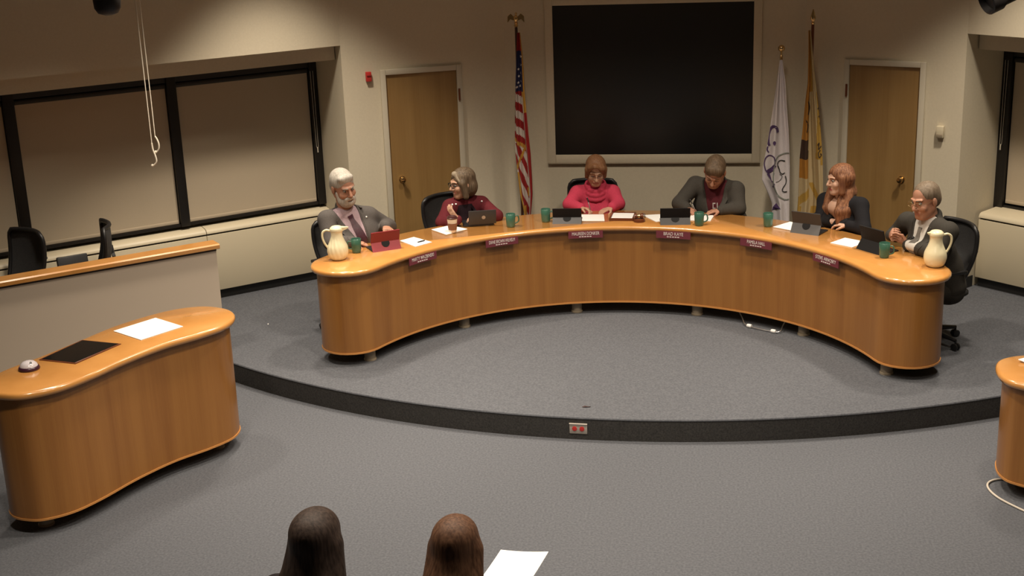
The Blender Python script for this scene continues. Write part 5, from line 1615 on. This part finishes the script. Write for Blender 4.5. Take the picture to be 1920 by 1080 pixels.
# ================================================================== flags, hanging fixtures, cords
def lerp_rows(rows, z):
    # rows: (z, left, right) from top down
    if z >= rows[0][0]: return rows[0][1:]
    for (z0, l0, r0), (z1, l1, r1) in zip(rows[:-1], rows[1:]):
        if z1 <= z <= z0:
            t = (z0 - z) / (z0 - z1); return (l0 + (l1 - l0) * t, r0 + (r1 - r0) * t)
    return rows[-1][1:]
def flag(label, px, v, ztop, rows, mats, colf, finial, nf, amp, group, polemat):
    t = thing('flag', label, 'flag', (px, v, HD), 0, group)
    o = Vector((px, v, HD))
    mb = MB(); mb.lathe([(0.122, 0.0), (0.122, 0.015), (0.085, 0.035), (0.03, 0.055), (0.022, 0.11)], 28); mb.build('flag_base', M['brass'], t)
    mb = MB(); mb.lathe([(0.013, 0.05), (0.013, ztop - HD)], 14); mb.build('flagpole', polemat, t)
    mb = MB()
    if finial == 'eagle':
        z = ztop - HD
        mb.lathe([(0.012, 0), (0.020, 0.012), (0.012, 0.026), (0.018, 0.036), (0.010, 0.048)], 14, (0, 0, z))
        mb.sphere((0, 0, z + 0.075), 0.022, seg=12, scale=(0.9, 0.8, 1.5)); mb.sphere((0.004, -0.008, z + 0.118), 0.011, seg=10)
        for s in (-1, 1):
            mb.strip([[(s * 0.010, y, z + 0.085), (s * 0.045, y, z + 0.118), (s * 0.072, y, z + 0.095)] for y in (-0.005, 0.005)])
            mb.strip([[(s * 0.010, y, z + 0.055), (s * 0.050, y, z + 0.070), (s * 0.075, y, z + 0.040)] for y in (-0.005, 0.005)])
            for y in (-0.005, 0.005):
                mb.strip([[(s * 0.010, y, z + 0.085), (s * 0.045, y, z + 0.118), (s * 0.072, y, z + 0.095)], [(s * 0.010, y, z + 0.055), (s * 0.050, y, z + 0.070), (s * 0.075, y, z + 0.040)]])
    elif finial == 'ball':
        mb.lathe([(0.010, 0), (0.014, 0.01), (0.008, 0.02), (0.008, 0.05)], 14, (0, 0, ztop - HD)); mb.sphere((0, 0, ztop - HD + 0.075), 0.030, seg=16)
    else:
        mb.lathe([(0.010, 0), (0.016, 0.012), (0.009, 0.026)], 14, (0, 0, ztop - HD)); mb.lathe([(0.006, 0.02), (0.024, 0.055), (0.004, 0.13)], 12, (0, 0, ztop - HD), fn=lambda a, r, z: r * (0.45 + 0.55 * abs(math.cos(a))))
    mb.build('finial', M['brass'], t, smooth=50)
    NS, NT = 40, 170
    z0, z1 = rows[0][0], rows[-1][0]
    def P(s, z):
        l, r = lerp_rows(rows, z)
        w = r - l
        A = min(amp, w * 0.35)
        y = A * math.sin(2 * PI * nf * s + 1.1 + 1.6 * (z - z1)) + 0.4 * A * math.sin(2 * PI * nf * 2.3 * s + 4 * z) - 0.028 - A * 1.3
        return Vector((l + w * s, v + y, z))
    vs, fs, mi = [], [], []
    for i in range(NT + 1):
        z = z0 + (z1 - z0) * i / NT
        for k in range(NS + 1): vs.append(P(k / NS, z) - o)
    n = NS + 1
    for i in range(NT):
        for k in range(NS):
            fs.append((i * n + k, i * n + k + 1, (i + 1) * n + k + 1, (i + 1) * n + k))
            z = z0 + (z1 - z0) * (i + 0.5) / NT; s = (k + 0.5) / NS
            l, r = lerp_rows(rows, z); mi.append(colf(s, l + (r - l) * s, z))
    mb = MB(); mb.v = [tuple(p) for p in vs]; mb.f = fs; mb.mi = mi
    ob = mb.build('flag_cloth', mats, t, smooth=0, recalc=False)
    for p in ob.data.polygons: p.use_smooth = True
    so = ob.modifiers.new('thick', 'SOLIDIFY'); so.thickness = 0.004; so.offset = 1
    return t, P, rows, o
def stroke(mb, P, rows, o, pts, w, mi=0):
    # band of ink lying on the cloth along (x, z) points
    pts = [Vector(p) for p in pts]; rowsA, n = [], len(pts)
    for i in range(n):
        d = (pts[min(i + 1, n - 1)] - pts[max(i - 1, 0)]).normalized(); nn = Vector((-d.y, d.x)); ww = w[i] if isinstance(w, (list, tuple)) else w
        row = []
        for s in (-1, 1):
            q = pts[i] + nn * ww * 0.5 * s
            l, r = lerp_rows(rows, q.y); sv = min(0.995, max(0.005, (q.x - l) / (r - l)))
            p = P(sv, q.y); row.append(p + Vector((0, -0.006, 0)) - o)
        rowsA.append(row)
    mb.strip(rowsA, mi)
def poly_mark(mb, P, rows, o, pts):
    vs = []
    for q in pts:
        l, r = lerp_rows(rows, q[1]); sv = min(0.99, max(0.01, (q[0] - l) / (r - l))); vs.append(P(sv, q[1]) + Vector((0, -0.0065, 0)) - o)
    mb.add(vs, [tuple(range(len(vs)))])

fw = lambda n, c: noise_mat(n, c, tuple(x * 0.9 for x in c), nscale=150, rough=0.75, spec=0.2)
NAVY, REDF, WHT, GOLD = fw('flag_navy', (0.030, 0.032, 0.085)), fw('flag_red', (0.30, 0.022, 0.022)), fw('flag_white', (0.60, 0.55, 0.50)), fw('flag_gold_fringe', (0.50, 0.27, 0.05))
rowsU = [(2.455, -1.018, -0.996), (2.267, -1.031, -0.978), (2.125, -1.041, -0.972), (1.957, -1.052, -0.968), (1.788, -1.062, -0.958), (1.545, -1.071, -0.943), (1.372, -1.072, -0.929), (1.298, -1.066, -0.927), (1.148, -1.056, -0.922), (0.998, -1.045, -0.921), (0.872, -1.022, -0.935), (0.770, -1.010, -0.950), (0.55, -1.005, -0.955)]
def colU(s, x, z):
    if z > 1.945:
        if s > 0.84: return 3
        return 0 if z < 2.30 else 1
    if s > 0.80: return 1 if z < 1.75 else 3
    if s > 0.70: return 2 if z < 1.90 else 3
    if z > 1.47:
        ph = (1.945 - z) - 0.95 * (x + 1.065)
        return 3 if (z < 1.53 + 0 and abs((1.50 - z) - 0.9 * (x + 1.065)) < 0.016) else (1 if (ph / 0.147) % 1.0 > 0.48 else 2)
    if abs((1.50 - z) - 0.9 * (x + 1.065)) < 0.02: return 3
    if z > 1.10 and abs((1.42 - z) * 0.42 + (x + 0.985)) < 0.011 and z > 1.20: return 3
    if z < 1.20 and s < 0.16: return 3
    if 0.98 < z < 1.05 and s > 0.6: return 3
    if z < 0.90 and s < 0.45: return 3
    ph = (x + 1.07) * 1.0 + (z - 1.47) * 0.33
    return 1 if (ph / 0.062) % 1.0 < 0.52 else 2
G_F = 'flags on stands beside the screen'
t, P, rows, o = flag('red white and blue flag with gold fringe left of the dark screen', -1.035, 3.02, 2.50, rowsU, [NAVY, REDF, WHT, GOLD], colU, 'eagle', 1.5, 0.030, G_F, mat('dark_wood_pole', (0.06, 0.025, 0.015), 0.35))
mb = MB()
for (x, z) in ((-1.018, 2.135), (-1.016, 2.073), (-1.022, 2.016), (-0.996, 2.178), (-0.994, 2.25), (-0.995, 2.105), (-0.998, 2.03), (-1.032, 1.98), (-1.008, 1.985)):
    poly_mark(mb, P, rows, o, [(x + 0.011 * (1 if k % 2 == 0 else 0.45) * math.sin(2 * PI * k / 10), z + 0.014 * (1 if k % 2 == 0 else 0.45) * math.cos(2 * PI * k / 10)) for k in range(10)])
mb.build('stars', M['letter'], t, smooth=0)

WF = lambda px, py: (1.377 + (px - 1479) * 0.00466, 2.29 - (py - 88) * 0.004747)
rowsW = [(2.18, 1.268, 1.289), (2.004, 1.247, 1.315), (1.77, 1.220, 1.334), (1.582, 1.196, 1.353), (1.391, 1.168, 1.366), (1.248, 1.142, 1.374), (1.127, 1.135, 1.377), (1.005, 1.190, 1.380), (0.907, 1.228, 1.382), (0.745, 1.231, 1.386), (0.64, 1.24, 1.375)]
WFL = fw('flag_bright_white', (0.66, 0.62, 0.64))
t, P, rows, o = flag('white flag with purple lettering and tree circle right of the screen', 1.283, 3.00, 2.20, rowsW, [WFL], lambda s, x, z: 0, 'ball', 1.1, 0.028, G_F, M['brass'])
PURP = mat('purple_ink', (0.070, 0.035, 0.115), 0.7)
S = lambda pts, w: stroke(mb, P, rows, o, spline([WF(*p) for p in pts], 4, False), w * 0.00466)
def mark():
    global mb
    if mb.v: mb.build('purple_letter', PURP, t, smooth=0, recalc=False)
    mb = MB()
mb = MB()
S([(1455, 243), (1453, 235), (1448, 231), (1442, 236), (1438, 248), (1438, 262), (1440, 268)], 4.5)
mark()
poly_mark(mb, P, rows, o, [WF(1449 + 3 * math.cos(a), 262 + 4 * math.sin(a)) for a in [k * PI / 4 for k in range(8)]])
mark()
S([(1437, 270), (1436, 276), (1439, 281)], 2.5)
mark()
S([(1434, 316), (1431, 302), (1434, 291), (1441, 286), (1448, 288), (1451, 297), (1449, 306)], 2.2)
S([(1451, 304), (1444, 312), (1436, 319)], 7)
mark()
poly_mark(mb, P, rows, o, [WF(1436, 322), WF(1450, 318), WF(1447, 338), WF(1442, 330)])
S([(1450, 338), (1448, 346)], 3)
mark()
poly_mark(mb, P, rows, o, [WF(1447, 392), WF(1449, 385), WF(1455, 377), WF(1463, 387), WF(1456, 389)])
mark()
mb = MB()
S([(1478, 283), (1466, 284), (1455, 290), (1450, 305), (1448, 325), (1450, 345), (1458, 361), (1469, 370), (1479, 371)], 2.2)
mb.build('circle_emblem', mat('sage_ink', (0.22, 0.24, 0.21), 0.7), t, smooth=0, recalc=False)
mb = MB()
for pts in ([(1456, 304), (1457, 299), (1462, 296), (1470, 298)], [(1456, 305), (1459, 312), (1461, 319), (1465, 322), (1470, 320)], [(1471, 326), (1473, 334), (1472, 341), (1468, 347), (1466, 352), (1468, 356), (1475, 356)]):
    S(pts, 1.8)
S([(1453, 336), (1460, 335), (1465, 327), (1460, 322)], 1.0)
mb.build('tree_outline', mat('black_ink', (0.02, 0.02, 0.02), 0.7), t, smooth=0, recalc=False)

YF = lambda px, py: (1.641 + (px - 1532) * 0.00472, 2.548 - (py - 28) * 0.004745)
rowsY = [(2.425, 1.508, 1.528), (2.217, 1.511, 1.552), (1.985, 1.512, 1.581), (1.845, 1.498, 1.600), (1.608, 1.482, 1.630), (1.321, 1.461, 1.657), (1.128, 1.460, 1.667), (0.932, 1.457, 1.673), (0.76, 1.450, 1.645), (0.60, 1.47, 1.62)]
YC, YG, YD, YO = fw('flag_cream', (0.52, 0.40, 0.22)), fw('flag_gold', (0.46, 0.28, 0.06)), fw('flag_dark_print', (0.06, 0.035, 0.025)), fw('flag_ochre', (0.42, 0.19, 0.035))
def colY(s, x, z):
    px = 1532 + (x - 1.641) / 0.00472; py = 28 + (2.548 - z) / 0.004745
    if py < 165: return 3 if s < 0.42 else (1 if s < 0.6 else 0)
    if py < 325 and px < 1508 + (py - 165) * 0.01:
        if py > 290: return 3
        if py > 252: return 2
        return 3
    if s > 0.90 and py < 300: return 1
    if 178 < py < 290 and px > 1523 and px < 1534: return 1
    if py > 335 and abs((py - 345) - (px - 1520) * (2.2 if px > 1512 else -1)) < 9: return 1
    if py > 380: return 1 if s < 0.15 or s > 0.55 else 0
    return 0
t, P, rows, o = flag('cream and gold fringed flag behind the person with auburn hair', 1.545, 3.03, 2.47, rowsY, [YC, YG, YD, YO], colY, 'spear', 1.6, 0.032, G_F, M['walnut'])
mb = MB()
S = lambda pts, w: stroke(mb, P, rows, o, spline([YF(*p) for p in pts], 4, False), w * 0.0047)
S([(1524, 196), (1529, 190), (1531, 203)], 3); S([(1526, 208), (1531, 214), (1529, 222)], 3.2); S([(1530, 222), (1534, 238), (1533, 246)], 4)
S([(1525, 262), (1528, 258), (1527, 270), (1532, 264)], 1.8); S([(1531, 272), (1527, 276), (1529, 285), (1533, 281), (1531, 278)], 1.8)
S([(1506, 180), (1509, 192), (1507, 206)], 2.5); S([(1503, 215), (1507, 226), (1505, 238)], 2.2)
mb.build('dark_lettering', mat('brown_ink', (0.045, 0.025, 0.018), 0.7), t, smooth=0, recalc=False)

# ceiling-hung spot fixtures at the top of the picture
FIX = mat('fixture_black', (0.012, 0.010, 0.010), 0.5)
t = thing('hanging_spotlight', 'round black fixture hanging at the top left, above the window', 'light fixture', (-2.65, -1.68, 3.10))
mb = MB(); mb.lathe([(0.02, 0.0), (0.055, 0.012), (0.072, 0.04), (0.076, 0.08), (0.076, 0.26), (0.05, 0.29)], 28); mb.build('lamp_housing', FIX, t, smooth=60)
mb = MB(); mb.lathe([(0.012, 0.28), (0.012, CEIL - 3.10)], 10); mb.build('hanging_stem', FIX, t)
t = thing('hanging_spotlight', 'black spotlight with bracket hanging at the top right, above the right window', 'light fixture', (2.36, -1.07, 2.99))
mb = MB(); ax = Vector((-0.85, -0.35, -0.32)).normalized()
mb.lathe([(0.03, -0.13), (0.062, -0.11), (0.066, 0.03), (0.078, 0.05), (0.080, 0.12), (0.070, 0.125), (0.060, 0.09)], 24, (-0.06, 0, 0.07), axis=ax); mb.build('lamp_housing', FIX, t, smooth=50)
mb = MB(); mb.box((0.10, 0.02, 0.125), (0.14, 0.07, 0.06), bevel=0.006); mb.build('ballast_box', FIX, t)
mb = MB(); mb.tube([(0.02, 0.0, 0.06), (0.09, 0.0, 0.045), (0.118, 0.0, 0.035), (0.115, 0.0, 0.10)], 0.004, 6); mb.build('wire_yoke', FIX, t)
mb = MB(); mb.lathe([(0.012, 0.15), (0.012, CEIL - 2.99)], 10, (0.10, 0.02, 0)); mb.build('hanging_stem', FIX, t)

# two white pull cords
for lab, x, y, zb, pts in (('thin white pull cord in front of the left window, longer one with hooked end', -3.68, 1.02, 1.68, [(0, 0, 0), (0.004, 0, -0.05), (0.020, 0, -0.11), (0.022, 0, -0.15), (0.0, 0, -0.175), (-0.015, 0, -0.18)]),
                          ('thin white pull cord in front of the left window, shorter one with looped end', -3.655, 1.04, 1.79, [(0, 0, 0), (0.012, 0, -0.02), (0.024, 0, -0.06), (0.020, 0, -0.10), (0.0, 0, -0.125), (-0.008, 0, -0.125)])):
    z0 = zb + (0.18 if zb < 1.7 else 0.12)
    t = thing('pull_cord', lab, 'cord', (x, y, z0), 0, 'white pull cords')
    mb = MB(); mb.tube([(0, 0, CEIL - z0), (0, 0, 0.8), (0.001, 0, 0.3), (0, 0, 0)], 0.0036, 6); mb.build('cord_line', M['cord'], t, smooth=60)
    mb = MB(); mb.tube(spline(pts, 5, False), 0.0065, 8); mb.sphere(pts[-1], 0.012, seg=10); mb.build('cord_end', M['cord'], t, smooth=60)
